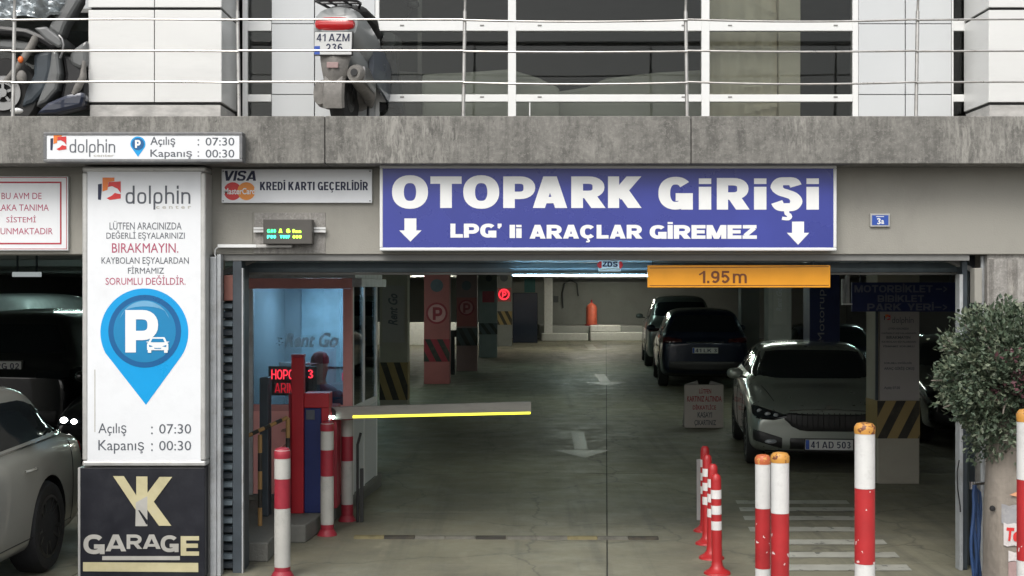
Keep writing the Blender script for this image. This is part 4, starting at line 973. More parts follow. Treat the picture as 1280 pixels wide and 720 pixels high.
bollard(1081, 528, 7.9, 25, [(541, 'whitep'), (610, 'red'), (704, 'whitep')], 'bollard', 'tall white and red bollard with orange rusty cap standing alone before the silver car', 'rustcap', .15, grp=gb)
bollard(1284.5, 511, 7.7, 26, [(526, 'whitep'), (599, 'red'), (700, 'whitep')], 'bollard', 'white and red bollard cut off by the edge beside the tree trunk', 'rustcap', .15, grp=gb)
fx = []
for i, (px, pb, lab) in enumerate(((881, 664, 'farthest of the four red flexible posts'), (884, 680, 'second farthest of the four red flexible posts'), (889.5, 698, 'second nearest of the four red flexible posts'), (896.5, 717, 'nearest red flexible post with three white bands'))):
    Y = G(pb); x = X(px, Y)
    if not fx:
        t = thing('flexible_post', lab, 'flexible post', (0, 0, 0), group='red flexible lane posts')
        mb = MB(); mb.lathe([(.10, 0), (.095, .015), (.06, .035), (.042, .06), (.038, .10), (.038, .69), (.034, .72), (.02, .735), (.002, .737)], (0, 0, 0), 24); mb.build('post', 'flex', t, smooth=True, raw=True)
        for z in (.60, .485, .37): 
            mb = MB(); mb.lathe([(.0392, z - .045), (.0392, z + .02)], (0, 0, 0), 24, cap=False); mb.build('reflective_band', 'reflect', t, smooth=True, raw=True)
        fx.append(t)
    else: t = dup(fx[0], label=lab)
    t.location = (x, Y, 0); t.rotation_euler = ((random.random() - .5) * .03, (random.random() - .5) * .04, i)
t = thing('marker_strip', 'weathered grey marker board standing behind the flexible posts', 'marker', (X(874, 12.3), 12.3, 0))
mb = MB(); mb.box(X(871, 12.3), X(876, 12.3), 12.3, 12.32, 0, Z(574, 12.3)); mb.build('board', 'board', t, bevel=.003)

# A-frame notice on the floor
Y = G(535); t = thing('floor_notice', 'white folding floor notice with red and black lines before the dark suv', 'notice board', (X(880, Y), Y, 0))
mb = MB(); mb.box(X(855.5, Y), X(904.5, Y), Y, Y + .02, Z(535, Y), Z(481, Y)); mb.build('front_panel', 'noticeboard', t, bevel=.012)
for s_ in (-1, 1):
    mb = MB(); mb.prism([(X(880, Y) + s_ * .30, Z(481, Y)), (X(880, Y) + s_ * .10, Z(476, Y)), (X(880, Y) + s_ * .08, Z(480.6, Y))], Y + .002, Y + .03, 'y'); mb.build('shoulder', 'board', t)
mb = MB(); mb.prism([(Y + .022, Z(482, Y)), (Y + .04, Z(482, Y)), (Y + .38, .0), (Y + .36, .0)], X(857, Y), X(903, Y), 'x'); mb.build('rear_panel', 'board', t)
for s_, r_, m_ in (('LÜTFEN', (874, 485, 889, 492), 'redink'), ('KARTINIZ ALTINDA', (859, 495, 902, 502), 'redink'), ('DİKKATLİCE', (866, 505, 895, 512), 'redink'), ('KASAYI', (872, 515, 890, 522), 'greyink'), ('ÇIKARTINIZ', (868, 525, 895, 533), 'greyink')):
    text(s_, r_, Y, t, m_, bold=.02)

# cable cover strip over the drive lane
t = thing('speed_hump', 'thin black and yellow cable hump lying across the drive lane', 'speed hump', (X(640, 11.43), 11.43, 0))
px = 443; k = 0
while px < 822:
    w = 38; mb = MB(); Y = 11.43 - .0006 * (px - 443) * .2
    mb.prism([(Y - .055, 0), (Y - .035, .018), (Y, .024), (Y + .035, .018), (Y + .055, 0)], X(px, Y), X(min(832, px + w), Y) - .004, 'x')
    mb.build('segment', ['humpyellow', 'stripeblack', 'humpgrey', 'humpgrey', 'stripeblack', 'humpgrey', 'humpgrey', 'humpyellow', 'humpgrey', 'stripeblack', 'stripeblack'][k % 11], t); px += w; k += 1

# ================================================================== BOOTH, KIOSK, BARRIER
mb = MB(); mb.prism([(-2.95, 10.42), (-1.87, 10.42), (-1.87, 11.2), (-1.70, 11.2), (-1.38, 14.4), (-2.95, 14.4)], 0, .15, 'z')
struct(mb.build('kerb_island', 'kerb', bevel=.012))
BA = R(-3.95); BO = (-1.46, 12.42, .15)
bt = thing('ticket_booth', 'salmon framed ticket booth with blue lit window and open aluminium side', 'booth', BO, BA)
def bx(x0, x1, y0, y1, z0, z1, nm, m, par=None, bev=.004):
    mb = MB(); mb.box(x0, x1, y0, y1, z0, z1); return mb.build(nm, m, par or bt, bevel=bev, raw=True)
BW, BD, BH = .97, 1.38, 2.06     # local: x from -BW to 0, y from 0 to BD
bx(-BW, 0, 0, BD, 0, .05, 'floor', 'kerb'); bx(-BW - .03, .04, -.05, BD + .05, BH - .02, BH + .05, 'roof', 'galv')
bx(-BW, 0, -.005, .05, BH - .115, BH - .021, 'header', 'pink'); bx(-.085, -.002, -.003, .06, .05, BH - .116, 'corner_post', 'pink')
bx(-BW, -BW + .05, -.003, .06, .05, BH - .116, 'corner_post', 'galv'); bx(-BW + .05, -.085, .01, .04, .82, .88, 'sill', 'pink')
M['pinkpanel'] = mat('salmon booth panel', (.92, .44, .41), rough=.45, var=.06, dirt=.2)  # booth salmon lightened to stand in for strong light on the panel
bx(-BW + .05, -.53, .006, .035, .06, .82, 'lower_panel', 'pinkpanel'); bx(-.525, -.085, .006, .035, .06, .82, 'lower_panel', 'pinkpanel')
bx(-BW + .05, -.085, .02, .026, .88, BH - .116, 'pane', 'boothglass')
bx(-BW, -.01, BD - .04, BD, .05, BH - .021, 'rear_wall', 'poster'); bx(-BW, -BW + .03, .061, BD - .041, .05, BH - .021, 'side_wall', 'poster')
# side of the booth: posts, panes, lower panels
for y0, y1 in ((.062, .10), (.62, .67), (BD - .05, BD)):
    bx(-.03, .0, y0, y1, .05, BH - .021, 'side_post', 'alu')
for y0, y1 in ((.10, .62), (.67, BD - .05)):
    bx(-.02, -.012, y0, y1, .86, BH - .09, 'pane', 'boothglass'); bx(-.025, -.004, y0, y1, .06, .80, 'lower_panel', 'panel'); bx(-.03, 0, y0, y1, .80, .86, 'side_rail', 'alu'); bx(-.03, 0, y0, y1, BH - .09, BH - .021, 'side_rail', 'alu')
bx(-.06, .09, .0, BD, BH - .10, BH - .022, 'canopy', 'galv')
bx(-.60, -.14, .5, .9, 1.955, 1.985, 'ceiling_lamp', 'boothlight')
bx(-BW + .04, -.09, .35, .75, .70, .74, 'desk', 'trim')
bx(-BW + .2, -.1, BD - .06, BD - .045, 1.15, 1.95, 'poster', mat('blue booth poster', (.22, .30, .34), rough=.5, bump=0, var=.35, scale=3))
bx(-.75, -.38, .30, .33, 1.22, 1.255, 'shelf_edge', 'alu')
# the poster's lettering, behind the front pane
vs, fs = bfont_mesh('Rent Go', .035); mb = MB(); xs = [v[0] for v in vs]; ys = [v[1] for v in vs]; k = .50 / (max(xs) - min(xs))
for f in fs: mb.add([(-.70 + (vs[i][0] - min(xs)) * k + (vs[i][1]) * k * .3, .30, 1.40 + vs[i][1] * k * 1.25) for i in f], [tuple(range(len(f)))])
mb.build('lettering', mat('pale booth lettering', (.78, .80, .82), bump=0), bt, raw=True)
mb = MB()
for a, b in ((0, 0), (1, .8), (1.3, -.4), (.6, 1.8), (2.1, 1.6), (2.4, .3)): mb.box(-.78 + a * .022, -.765 + a * .022, .30, .302, 1.42 + b * .03, 1.434 + b * .03)
mb.build('emblem', 'letter', bt, raw=True)
# reflection of a red LED sign in the pane, built as glowing figures
def bled(s_, x0, x1, z0, z1, m_):
    polys = lettering(s_, s=.16, h=.13, wf=.8, track=.12); mb = MB(); xs = [x for p, k in polys for x, y in p]; a, b = min(xs), max(xs)
    for p, k in polys: mb.add([(x0 + (x - a) / (b - a) * (x1 - x0), .05 - .0004 * k, z0 + y * (z1 - z0)) for x, y in p], [tuple(range(len(p)))])
    mb.build('led_figures', m_, bt, raw=True)
bx(-.79, -.34, .055, .075, .96, 1.23, 'led_reflection_back', 'displaycase')
bled('HOPO', -.76, -.55, 1.11, 1.20, 'ledred'); bled('3', -.42, -.37, 1.12, 1.20, 'ledred'); bled('ARIM', -.73, -.54, .985, 1.075, mat('dim red LED', (.3, .01, .02), emis=(1, .02, .04), es=.7, bump=0))
bx(-.09 - .02, -.09, .08, .10, 1.10, 1.17, 'switch_light', mat('pink indicator', (.3, .02, .05), emis=(1, .05, .15), es=.5, bump=0))

# the attendant behind the glass
def person():
    base = thing('person', 'person sitting inside the booth with dark red cap and dark jacket', 'person', (-1.80, 12.75, .15), R(-25))
    mb = MB()
    def e(z, rx, ry, cx=0, cy=0, n=16): return [(cx + rx * math.cos(2 * math.pi * j / n), cy + ry * math.sin(2 * math.pi * j / n), z) for j in range(n)]
    mb.loft([e(.45, .16, .13), e(.55, .17, .13), e(.70, .155, .115), e(.85, .18, .12), e(.95, .20, .115), e(1.01, .15, .09), e(1.045, .07, .065), e(1.09, .055, .058, 0, -.005), e(1.11, .06, .07, 0, -.012), e(1.14, .068, .088, 0, -.018), e(1.20, .078, .098, 0, -.012), e(1.26, .076, .094), e(1.31, .055, .07), e(1.33, .02, .03)])
    for s_ in (-1, 1):
        mb.tube([(s_ * .17, 0, .96), (s_ * .22, -.03, .88), (s_ * .23, -.08, .72), (s_ * .16, -.24, .66), (s_ * .12, -.32, .66)], [.05, .055, .046, .037, .03], 10)
        mb.tube([(s_ * .09, -.02, .48), (s_ * .10, -.25, .50), (s_ * .10, -.40, .47), (s_ * .10, -.42, .25), (s_ * .10, -.42, .06), (s_ * .10, -.52, .04)], [.085, .08, .06, .05, .04, .035], 10)
        mb.blob((s_ * .077, -.005, 1.20), .012, .02, .03)
    mb.blob((0, -.118, 1.185), .012, .018, .022)
    o = mb.build('body', 'skin', base, smooth=True, raw=True)
    rm = o.modifiers.new('r', 'REMESH'); rm.mode = 'VOXEL'; rm.voxel_size = .009; rm.use_smooth_shade = True
    mb = MB(); mb.loft([e(.44, .175, .145), e(.55, .185, .145), e(.70, .172, .132), e(.85, .195, .137), e(.95, .212, .13), e(1.015, .165, .105), e(1.05, .085, .08)])
    for s_ in (-1, 1): mb.tube([(s_ * .17, 0, .965), (s_ * .225, -.03, .88), (s_ * .235, -.08, .72), (s_ * .17, -.23, .66)], [.062, .068, .058, .048], 10)
    mb.build('jacket', 'cloth', base, smooth=True, raw=True)
    mb = MB(); mb.loft([e(1.245, .083, .103, 0, -.004), e(1.30, .078, .096), e(1.34, .055, .065), e(1.355, .02, .025)]); mb.loft([[(x * .9, -.10 + y * .12, z) for x, y, z in ((-.07, 0, 1.245), (.07, 0, 1.245), (.07, 0, 1.255), (-.07, 0, 1.255))], [(x * .6, -.18, z) for x, y, z in ((-.07, 0, 1.235), (.07, 0, 1.235), (.07, 0, 1.243), (-.07, 0, 1.243))]])
    mb.build('cap', 'capcloth', base, smooth=True, raw=True)
    for s_ in (-1, 1):
        mb = MB(); mb.blob((s_ * .028, -.103, 1.215), .011, .006, .007); mb.build('eye', 'trim', base, raw=True, smooth=True)
        hand = MB(); hand.blob((s_ * .115, -.35, .655), .035, .045, .016)
        for q in range(4): hand.tube([(s_ * (.09 + q * .016), -.385, .655), (s_ * (.088 + q * .016), -.42 + abs(q - 1.5) * .006, .650), (s_ * (.088 + q * .016), -.44 + abs(q - 1.5) * .006, .640)], [.008, .0075, .006], 6)
        hand.tube([(s_ * .085, -.34, .65), (s_ * .065, -.365, .645), (s_ * .062, -.385, .64)], [.009, .008, .006], 6); hand.build('hand', 'skin', base, raw=True, smooth=True)
person()

# red kiosk in front of the booth
Yk = 11.75
t = thing('payment_kiosk', 'bright red kiosk post with arm over a dark blue cabinet before the booth', 'kiosk', (X(385, Yk), Yk, .15))
mb = MB(); mb.box(X(364, Yk), X(379.5, Yk), Yk, Yk + .10, .151, Z(447, Yk)); mb.build('post', 'reddark', t, bevel=.006)
mb = MB(); mb.box(X(360, Yk), X(364, Yk), Yk + .03, Yk + .10, .151, Z(492, Yk)); mb.build('side_rail', 'redold', t, bevel=.003)
mb = MB(); mb.box(X(364, Yk), X(380, Yk), Yk - .006, Yk + .1, Z(447, Yk), Z(443, Yk)); mb.build('cap', 'redold', t, bevel=.004)
mb = MB(); mb.box(X(379.7, Yk), X(411, Yk), Yk + .01, Yk + .24, Z(510, Yk), Z(491.5, Yk)); mb.build('header', 'reddark', t, bevel=.006)
mb = MB(); mb.box(X(401.5, Yk), X(411, Yk), Yk + .01, Yk + .24, Z(540, Yk), Z(510.2, Yk)); mb.build('arm', 'reddark', t, bevel=.004)
mb = MB(); mb.box(X(379.7, Yk), X(401, Yk), Yk + .03, Yk + .24, .151, Z(510.5, Yk)); mb.build('cabinet', 'kioskblue', t, bevel=.006)
mb = MB(); mb.box(X(382, Yk), X(393, Yk), Yk + .02, Yk + .031, Z(525, Yk), Z(513, Yk)); mb.build('card_reader', 'greyink', t, bevel=.002)
# barrier
Yb = 11.95
t = thing('barrier_gate', 'raised grey barrier arm with glowing yellow edge reaching over the drive lane', 'barrier', (X(410, Yb), Yb, .15))
mb = MB(); mb.box(X(401, Yb), X(420, Yb), Yb + .06, Yb + .33, .151, Z(508, Yb)); mb.build('housing', 'redold', t, bevel=.01)
z0, z1 = Z(522, Yb), Z(506, Yb)
mb = MB(); mb.prism([(X(410, Yb), Z(525, Yb)), (X(664, Yb), Z(516, Yb)), (X(664, Yb), Z(502, Yb)), (X(410, Yb), Z(509, Yb))], Yb, Yb + .045, 'y'); mb.build('arm', 'armgrey', t, bevel=.004)
mb = MB(); mb.prism([(X(441, Yb), Z(522.6, Yb)), (X(663, Yb), Z(517.6, Yb)), (X(663, Yb), Z(514.8, Yb)), (X(441, Yb), Z(519.4, Yb))], Yb - .004, Yb + .0, 'y'); mb.build('light_strip', 'ledyellow', t)
mb = MB(); mb.lathe([(.05, -.03), (.05, .01)], (X(413, Yb), Yb, Z(516, Yb)), 20, 'y'); mb.build('pivot', 'trim', t)
for a in (408, 412.5, 417):
    mb = MB(); mb.lathe([(.012, -.034), (.012, -.03)], (X(a, Yb), Yb, Z(521, Yb)), 10, 'y'); mb.build('indicator', 'fluo', t)
# black and yellow hand rail
Yh = 11.15
t = thing('guard_rail', 'black and yellow striped hand rail before the pink booth panel', 'railing', (X(330, Yh), Yh, .15))
def striped(p, q, n, r):
    p, q = Vector(p), Vector(q)
    for k in range(n):
        mb = MB(); mb.tube([p.lerp(q, k / n), p.lerp(q, (k + 1) / n - .004)], r, 10); mb.build('rail_section', 'stripeblack' if k % 2 else 'blackyellow_y', t, smooth=True)
zz = .151
striped((X(325, Yh), Yh, zz), (X(325, Yh), Yh, Z(543, Yh)), 5, .018)
striped((X(307, Yh), Yh, zz), (X(307, Yh), Yh, Z(548, Yh)), 5, .018)
striped((X(307, Yh), Yh, Z(546, Yh)), (X(350, Yh), Yh + .35, Z(527, Yh)), 7, .017)
striped((X(351, Yh), Yh + .35, zz), (X(351, Yh), Yh + .35, Z(527, Yh)), 5, .018)
mb = MB(); mb.box(X(307, 11.0), X(319, 11.0), 11.6, 11.75, .151, Z(478, 11.0)); tag(mb.build('dark_cabinet', 'darksteel', None, bevel=.01), 'narrow black cabinet at the left end of the booth window', 'cabinet')
# small post and cable at the booth corner
t = thing('sensor_post', 'thin black sensor post beside the aluminium booth side', 'post', (X(452, 12.3), 12.3, 0))
mb = MB(); mb.tube([(X(447, 12.2), 12.2, 0), (X(447, 12.2), 12.2, Z(556, 12.2)), (X(451, 12.2), 12.2, Z(541, 12.2))], .012, 8); mb.box(X(450, 12.2), X(454, 12.2), 12.19, 12.24, 0, Z(586, 12.2)); mb.build('post', 'rubber', t)

# ================================================================== GARAGE COLUMNS AND INNER SIGNS
def column(px, py_base, w, mcol, label, stripes=None, name='garage_column'):
    Y = G(py_base); x = X(px, Y); r = w / 2 / F * Y
    t = thing(name, label, 'column', (x, Y, 0), group='painted garage columns')
    mb = MB(); mb.box(x - r, x + r, Y, Y + 2 * r, 0, 2.745); mb.build('shaft', mcol, t, bevel=.01)
    if stripes:
        z1, z0 = Z(stripes[0], Y), Z(stripes[1], Y); my, mk = stripes[2], stripes[3]
        mb = MB(); mb.box(x - r - .003, x + r + .003, Y - .004, Y + 2 * r + .003, z0, z1); mb.build('warning_band', my, t)
        for k in range(-2, 4):
            a = x - r + k * r * .95; s_ = (stripes[4] if len(stripes) > 4 else 1) * r * .9
            q = [(a, z0), (a + r * .45, z0), (a + r * .45 + s_, z1), (a + s_, z1)]
            cl = []
            for p0, p1 in zip(q, q[1:] + q[:1]):     # clip to the shaft
                cl.append(p0)
            mb = MB(); poly = cl
            for lim, sg in ((x - r, 1), (x + r, -1)):
                out = []
                for i, p in enumerate(poly):
                    u = poly[(i + 1) % len(poly)]; ip, iu = sg * (p[0] - lim) >= 0, sg * (u[0] - lim) >= 0
                    if ip: out.append(p)
                    if ip != iu and abs(u[0] - p[0]) > 1e-9:
                        f = (lim - p[0]) / (u[0] - p[0]); out.append((lim, p[1] + f * (u[1] - p[1])))
                poly = out
                if not poly: break
            if len(poly) > 2:
                mb.add([(a_, Y - .006, b_) for a_, b_ in poly], [tuple(range(len(poly)))]); mb.build('stripe', mk, t)
    return t, Y, x, r
def rentsign(px0, py0, px1, py1, Y, label, m='board', ink='greyink', word='Rent Go'):
    t = thing('column_sign', label, 'sign', (X((px0 + px1) / 2, Y), Y - .02, Z(py1, Y)))
    mb = MB(); mb.box(X(px0, Y), X(px1, Y), Y - .02, Y - .002, Z(py1, Y), Z(py0, Y)); mb.build('panel', m, t)
    w = px1 - px0
    text(word, (px0 + w * .25, py0 + (py1 - py0) * .14, px0 + w * .68, py0 + (py1 - py0) * .70), Y - .02, t, ink, bold=.03, shear=.3, vertical=True)
    return t
t, Y, x, r = column(492, 510, 35, 'cream', 'cream column with slanting black stripes just behind the booth', (453, 500, 'stripeyellow', 'stripeblack', -1))
rentsign(478, 357, 506, 428, Y, 'upright white sign with slanted black letters on the column behind the booth', 'board')
t, Y, x, r = column(546, 480, 32, 'colpink', 'faded pink column with a large P sign, nearest of the pink ones', (424, 452, 'redold', 'stripeblack', -1))
flat([disc(546, 391.5, 13.5)], Y, t, 'redold', 'sign_ring', .006); flat([disc(546, 391.5, 11)], Y, t, 'pinkpale', 'sign_disc', .008); text('P', (541, 384, 553, 400), Y, t, 'redold', 'g', proud=.010)
flat([disc(546, 357, 8)], Y, t, 'greyink', 'sign_ring', .006)
t, Y, x, r = column(583.5, 464, 26, 'colrose', 'grey column with pink band and P sign between two others', (410, 432, 'darkwall', 'stripeblack', -1))
flat([[(571, 372), (596, 372), (596, 408), (571, 408)]], Y, t, 'colpink', 'pink_band', .006); flat([disc(583, 384.5, 10)], Y, t, 'redold', 'sign_ring', .008); flat([disc(583, 384.5, 8)], Y, t, 'pinkpale', 'sign_disc', .010); text('P', (579, 379, 588, 391), Y, t, 'redold', 'g', proud=.012); flat([disc(583, 357, 6)], Y, t, 'greyink', 'sign_ring', .006)
t, Y, x, r = column(610, 447, 23, 'colgrey', 'grey column with a dark lower half and a small red board', (404, 418, 'darkwall', 'stripeblack', -1))
flat([[(603, 364), (618, 364), (618, 378), (603, 378)]], Y, t, 'redold', 'red_board', .006); flat([disc(611, 348, 4)], Y, t, 'greyink', 'sign_ring', .006)
t, Y, x, r = column(630.5, 433, 19, 'colgrey', 'farthest grey column with a glowing red parking sign', (389, 406, 'stripeyellow', 'stripeblack', -1))
flat([[(622, 360), (639, 360), (639, 377), (622, 377)]], Y, t, 'colpink', 'pink_band', .006); flat([disc(630, 368, 7)], Y, t, 'ledsoft', 'sign_disc', .009); flat([disc(630, 368, 5)], Y, t, 'redold', 'sign_disc', .012); text('P', (627.5, 364, 633, 372), Y, t, 'ledsoft', 'g', proud=.016); flat([disc(630, 347, 5)], Y, t, 'greyink', 'sign_ring', .006)
t, Y, x, r = column(1123, 605, 53, 'cream', 'cream column with diagonal black stripes right of the silver car', (501, 548, 'stripeyellow', 'stripeblack', 1))
tt = thing('column_notice', 'pale column notice with grey lines of print below the navy board', 'sign', (x, Y - .03, Z(500, Y)))
mb = MB(); mb.box(X(1099, Y), X(1148, Y), Y - .03, Y - .006, Z(500, Y), Z(388, Y)); mb.build('panel', 'board', tt, bevel=.003)
mb = MB(); mb.box(X(1093.5, Y), X(1096.5, Y), Y - .04, Y - .005, Z(500, Y), Z(386, Y)); mb.build('edge_strip', 'darksteel', tt)
dolphin_logo(1105, 393, 1113, 400, Y - .03, tt); text('dolphin', (1115, 396, 1142, 406), Y - .03, tt, 'greyink', 'g', s=.11, h=.1, track=.14)
for s_, r_ in (('LÜTFEN ARACINIZDA', (1110, 409, 1136, 412)), ('DEĞERLİ EŞYALARINIZI', (1102, 415, 1145, 418)), ('BIRAKMAYIN', (1108, 420, 1138, 423.5)), ('KAYBOLAN EŞYALARDAN', (1102, 426, 1145, 429)), ('FİRMAMIZ SORUMLU', (1104, 431, 1143, 434)), ('SORUMLU DEĞİLDİR', (1105, 452, 1140, 455)), ('ARAÇ GİRİŞ ÇIKIŞ', (1105, 458, 1143, 463)), ('Açılış 07:30', (1105, 483, 1125, 487))):
    text(s_, r_, Y - .03, tt, 'greyink', bold=.03)
t, Y, x, r = column(1031, 546, 38, 'bluedark', 'navy column with pale upright word behind the silver car')
text('Motorup', (1022, 362, 1033, 428), Y, t, 'greyletter', bold=0, vertical=True, proud=.004)
t, Y, x, r = column(975, 500, 29, 'colgrey', 'grey column with upright sign between the dark suv and the silver car')
rentsign(966, 352, 983, 406, Y, 'upright faded sign on the grey column right of the dark suv', 'inwall', 'greyletter')
column(938, 473, 23, 'colgrey', 'plain grey column half seen behind the dark suv')
# navy direction board
Yn = 13.9
t = thing('motorcycle_parking_board', 'navy board with dim motorcycle and bicycle parking lettering under the ceiling', 'sign', (X(1130, Yn), Yn, Z(390, Yn)))
mb = MB(); mb.box(X(1065, Yn), X(1198, Yn), Yn, Yn + .04, Z(389.5, Yn), Z(353, Yn)); mb.build('panel', 'bluedark', t, bevel=.003)
gl = mat('faded board lettering', (.14, .15, .20), bump=0)
text('MOTORBİKLET ->', (1068, 354.5, 1184, 365.5), Yn, t, gl, 'g', s=.30, h=.2, wf=1.15)
text('BİBİKLET', (1097, 367, 1155, 377.5), Yn, t, gl, 'g', s=.30, h=.2, wf=1.15)
text('PARK  YERİ->', (1084, 377.5, 1184, 388), Yn, t, gl, 'g', s=.30, h=.2, wf=1.15)
for px in (1075, 1188):
    mb = MB(); mb.box(X(px, Yn), X(px + 2, Yn), Yn + .01, Yn + .03, Z(352.8, Yn), 2.745); mb.build('hanger', 'darksteel', t)
# frame of the board's rail
t = thing('inner_frame', 'pale steel frame pieces hanging beside the navy board', 'frame', (X(1060, 13), 13, Z(380, 13)))
mb = MB(); mb.box(X(1053, 13), X(1056, 13), 13, 13.05, Z(379, 13), Z(349, 13)); mb.build('upright', 'galv', t); mb = MB(); mb.box(X(1058, 13), X(1062, 13), 13, 13.05, Z(379, 13), Z(344, 13)); mb.build('upright', 'galv', t)
mb = MB(); mb.box(X(1053, 13), X(1065, 13), 12.99, 13.04, Z(381, 13), Z(379.2, 13)); mb.build('rail', 'alu', t)
mb = MB(); mb.box(X(1059, 13), X(1060.5, 13), 13.0, 13.04, Z(344, 13) + .001, 2.748); mb.build('hanger', 'galv', t)

# end wall furniture
Yw = 56.5
t = thing('end_platform', 'raised concrete platform at the end wall under the red gas bottle', 'platform', (X(745, 53), 53, 0))
mb = MB(); mb.box(X(675, 54.5), X(860, 54.5), 54.5, 57, 0, .58); mb.build('platform', 'inwall', t, bevel=.03)
mb = MB(); mb.box(X(677, 54), X(735, 54), 54, 54.49, 0, .30); mb.build('step', 'whitep', t, bevel=.03)
mb = MB(); mb.box(X(738, 54), X(806, 54), 54, 54.49, 0, .34); mb.build('step', 'whitep', t, bevel=.03)
mb = MB(); mb.box(X(738, 54), X(776, 54), 54.1, 54.48, .35, .62); mb.build('block', 'whitep', t, bevel=.03)
mb = MB(); mb.box(X(680, 54.4), X(690.5, 54.4), 54.3, 54.48, .31, 2.74); tag(mb.build('white_post', 'whitep', None, bevel=.01), 'white post standing at the left end of the platform by the end wall', 'post')
t = thing('gas_bottle', 'red gas bottle standing on the platform at the far end wall', 'gas bottle', (X(739, 55), 55, .58))
x = X(739.5, 55)
mb = MB(); mb.lathe([(.20, .582), (.22, .60), (.22, 1.30), (.18, 1.40), (.09, 1.46), (.05, 1.50)], (x, 55, 0), 20); mb.build('body', 'cylred', t, smooth=True)
mb = MB(); mb.lathe([(.035, 1.502), (.035, 1.62)], (x, 55, 0), 12); mb.build('valve', 'redold', t); mb = MB(); mb.lathe([(.28, .581), (.28, .63)], (x, 54.98, 0), 20); mb.build('foot', 'redold', t)
t = thing('wall_pipe', 'dark pipe arching up the end wall left of the gas bottle', 'pipe', (X(715, 56.8), 56.9, .6))
mb = MB(); mb.tube([(X(a, 56.9), 56.9, Z(b, 56.9)) for a, b in ((704, 385), (703, 366), (706, 354), (713, 350), (721, 354), (723, 370))], .03, 8); mb.build('pipe', 'darkwall', t, smooth=True)
mb = MB(); mb.box(X(692, 56.9), X(698, 56.9), 56.85, 57, Z(378, 57), Z(370, 57)); tag(mb.build('switch_box', 'darkwall', None), 'small dark box on the end wall beside the white post', 'box')
t = thing('equipment_cabinet', 'tall dark blue cabinet standing left of the end platform', 'cabinet', (X(656, 52), 52, 0))
mb = MB(); mb.box(X(641, 52), X(672, 52), 52, 53, 0, Z(366, 52)); mb.build('body', 'paintdark', t, bevel=.02)
mb = MB(); mb.box(X(641, 52), X(655, 52), 52.05, 53, Z(365.5, 52), Z(354, 52)); mb.build('top_box', 'inwall', t); mb = MB(); mb.box(X(655.5, 52), X(669, 52), 52.05, 53, Z(365.5, 52), Z(348, 52)); mb.build('top_box', mat('teal box', (.05, .16, .17)), t)
t = thing('bright_gap_wall', 'low white wall put in for the bright gaps between the columns at the far left', 'wall', (X(540, 50), 50, 0))
mb = MB(); mb.box(X(470, 50), X(622, 50), 50, 50.3, .0, Z(403, 50)); mb.build('wall', 'whitep', t, bevel=.02)  # added white wall that makes the bright gaps behind the columns
mb = MB(); mb.box(X(676, 55.9), X(690, 55.9), 55.5, 55.9, 0, 1.4) 
# hydrant like post between columns
t = thing('sign_post', 'thin dark post between the two pink columns', 'post', (X(566, 33), 33, 0)); mb = MB(); mb.tube([(X(566, 33), 33, 0), (X(566, 33), 33, Z(420, 33))], .05, 8); mb.lathe([(.12, 0), (.12, .16)], (X(565, 33), 33, Z(421, 33)), 12); mb.build('post', 'trim', t)

# ---- fluorescent battens under the ceiling (lit lamps of the car park and added unseen fill lamps)
def batten(x, y, label, m='fluo', ln=1.2, rz=0, z=2.46, w=.06):
    t = thing('ceiling_lamp', label, 'lamp', (x, y, z), rz, 'ceiling lamps of the car park')
    mb = MB(); mb.box(-ln / 2, ln / 2, -.05, .05, .012, .05); mb.build('housing', 'alu', t, raw=True)
    mb = MB(); mb.box(-ln / 2 + .02, ln / 2 - .02, -w / 2, w / 2, -.012, .0115); mb.build('tube', m, t, raw=True)
    mb = MB(); mb.tube([(0, 0, .05), (0, 0, 2.745 - z)], .01, 6); mb.build('hanger', 'alu', t, raw=True)
LAMPS = [(.6, 15, 'ceiling lamp above the drive lane just inside the entrance'), (1.3, 24.5, 'ceiling lamp over the middle of the drive lane'), (2.0, 36, 'ceiling lamp over the far part of the drive lane'),
         (2.6, 46.5, 'ceiling lamp over the lane before the end platform'), (-3.2, 27, 'ceiling lamp left of the pink columns'), (-3.0, 48.6, 'ceiling lamp added to light the far white wall'), (3.9, 53.2, 'ceiling lamp shining on the end platform'), (4.1, 22.5, 'ceiling lamp over the parked cars behind the silver hatchback'), (4.9, 13.2, 'ceiling lamp near the navy board'), (-6.6, 21.5, 'ceiling lamp over the cars in the left bay'), (8.4, 20.5, 'unseen fill lamp added in the right bay beyond the striped column'), (8.6, 31, 'far unseen fill lamp added in the right bay'), (-11.5, 16.5, 'unseen fill lamp added at the far left of the left bay'), (-10, 33, 'unseen fill lamp added behind the white vans')]  # the last ones are unseen fill lamps added to lift the dark bays
for x, y, lab in LAMPS: batten(x, y, lab, 'fluowarm' if y > 45 else 'fluodim' if y < 25 and x > 0 else 'fluo', z=2.62 if y > 20 else 2.66)
t = thing('light_panel', 'flat pale light panel under the ceiling of the left bay', 'lamp', (X(33, 14), 14, Z(346, 14)))
mb = MB(); mb.box(X(15, 14), X(50, 14), 14, 14.05, Z(346, 14), Z(340, 14)); mb.build('diffuser', mat('pale diffuser', (.5, .5, .5), emis=(.9, 1, 1), es=.22, bump=0), t, bevel=.004)
mb = MB(); mb.box(X(20, 14), X(22, 14), 14.01, 14.03, Z(340, 14) + .001, 2.745); mb.box(X(44, 14), X(46, 14), 14.01, 14.03, Z(340, 14) + .001, 2.745); mb.build('hanger', 'darksteel', t)

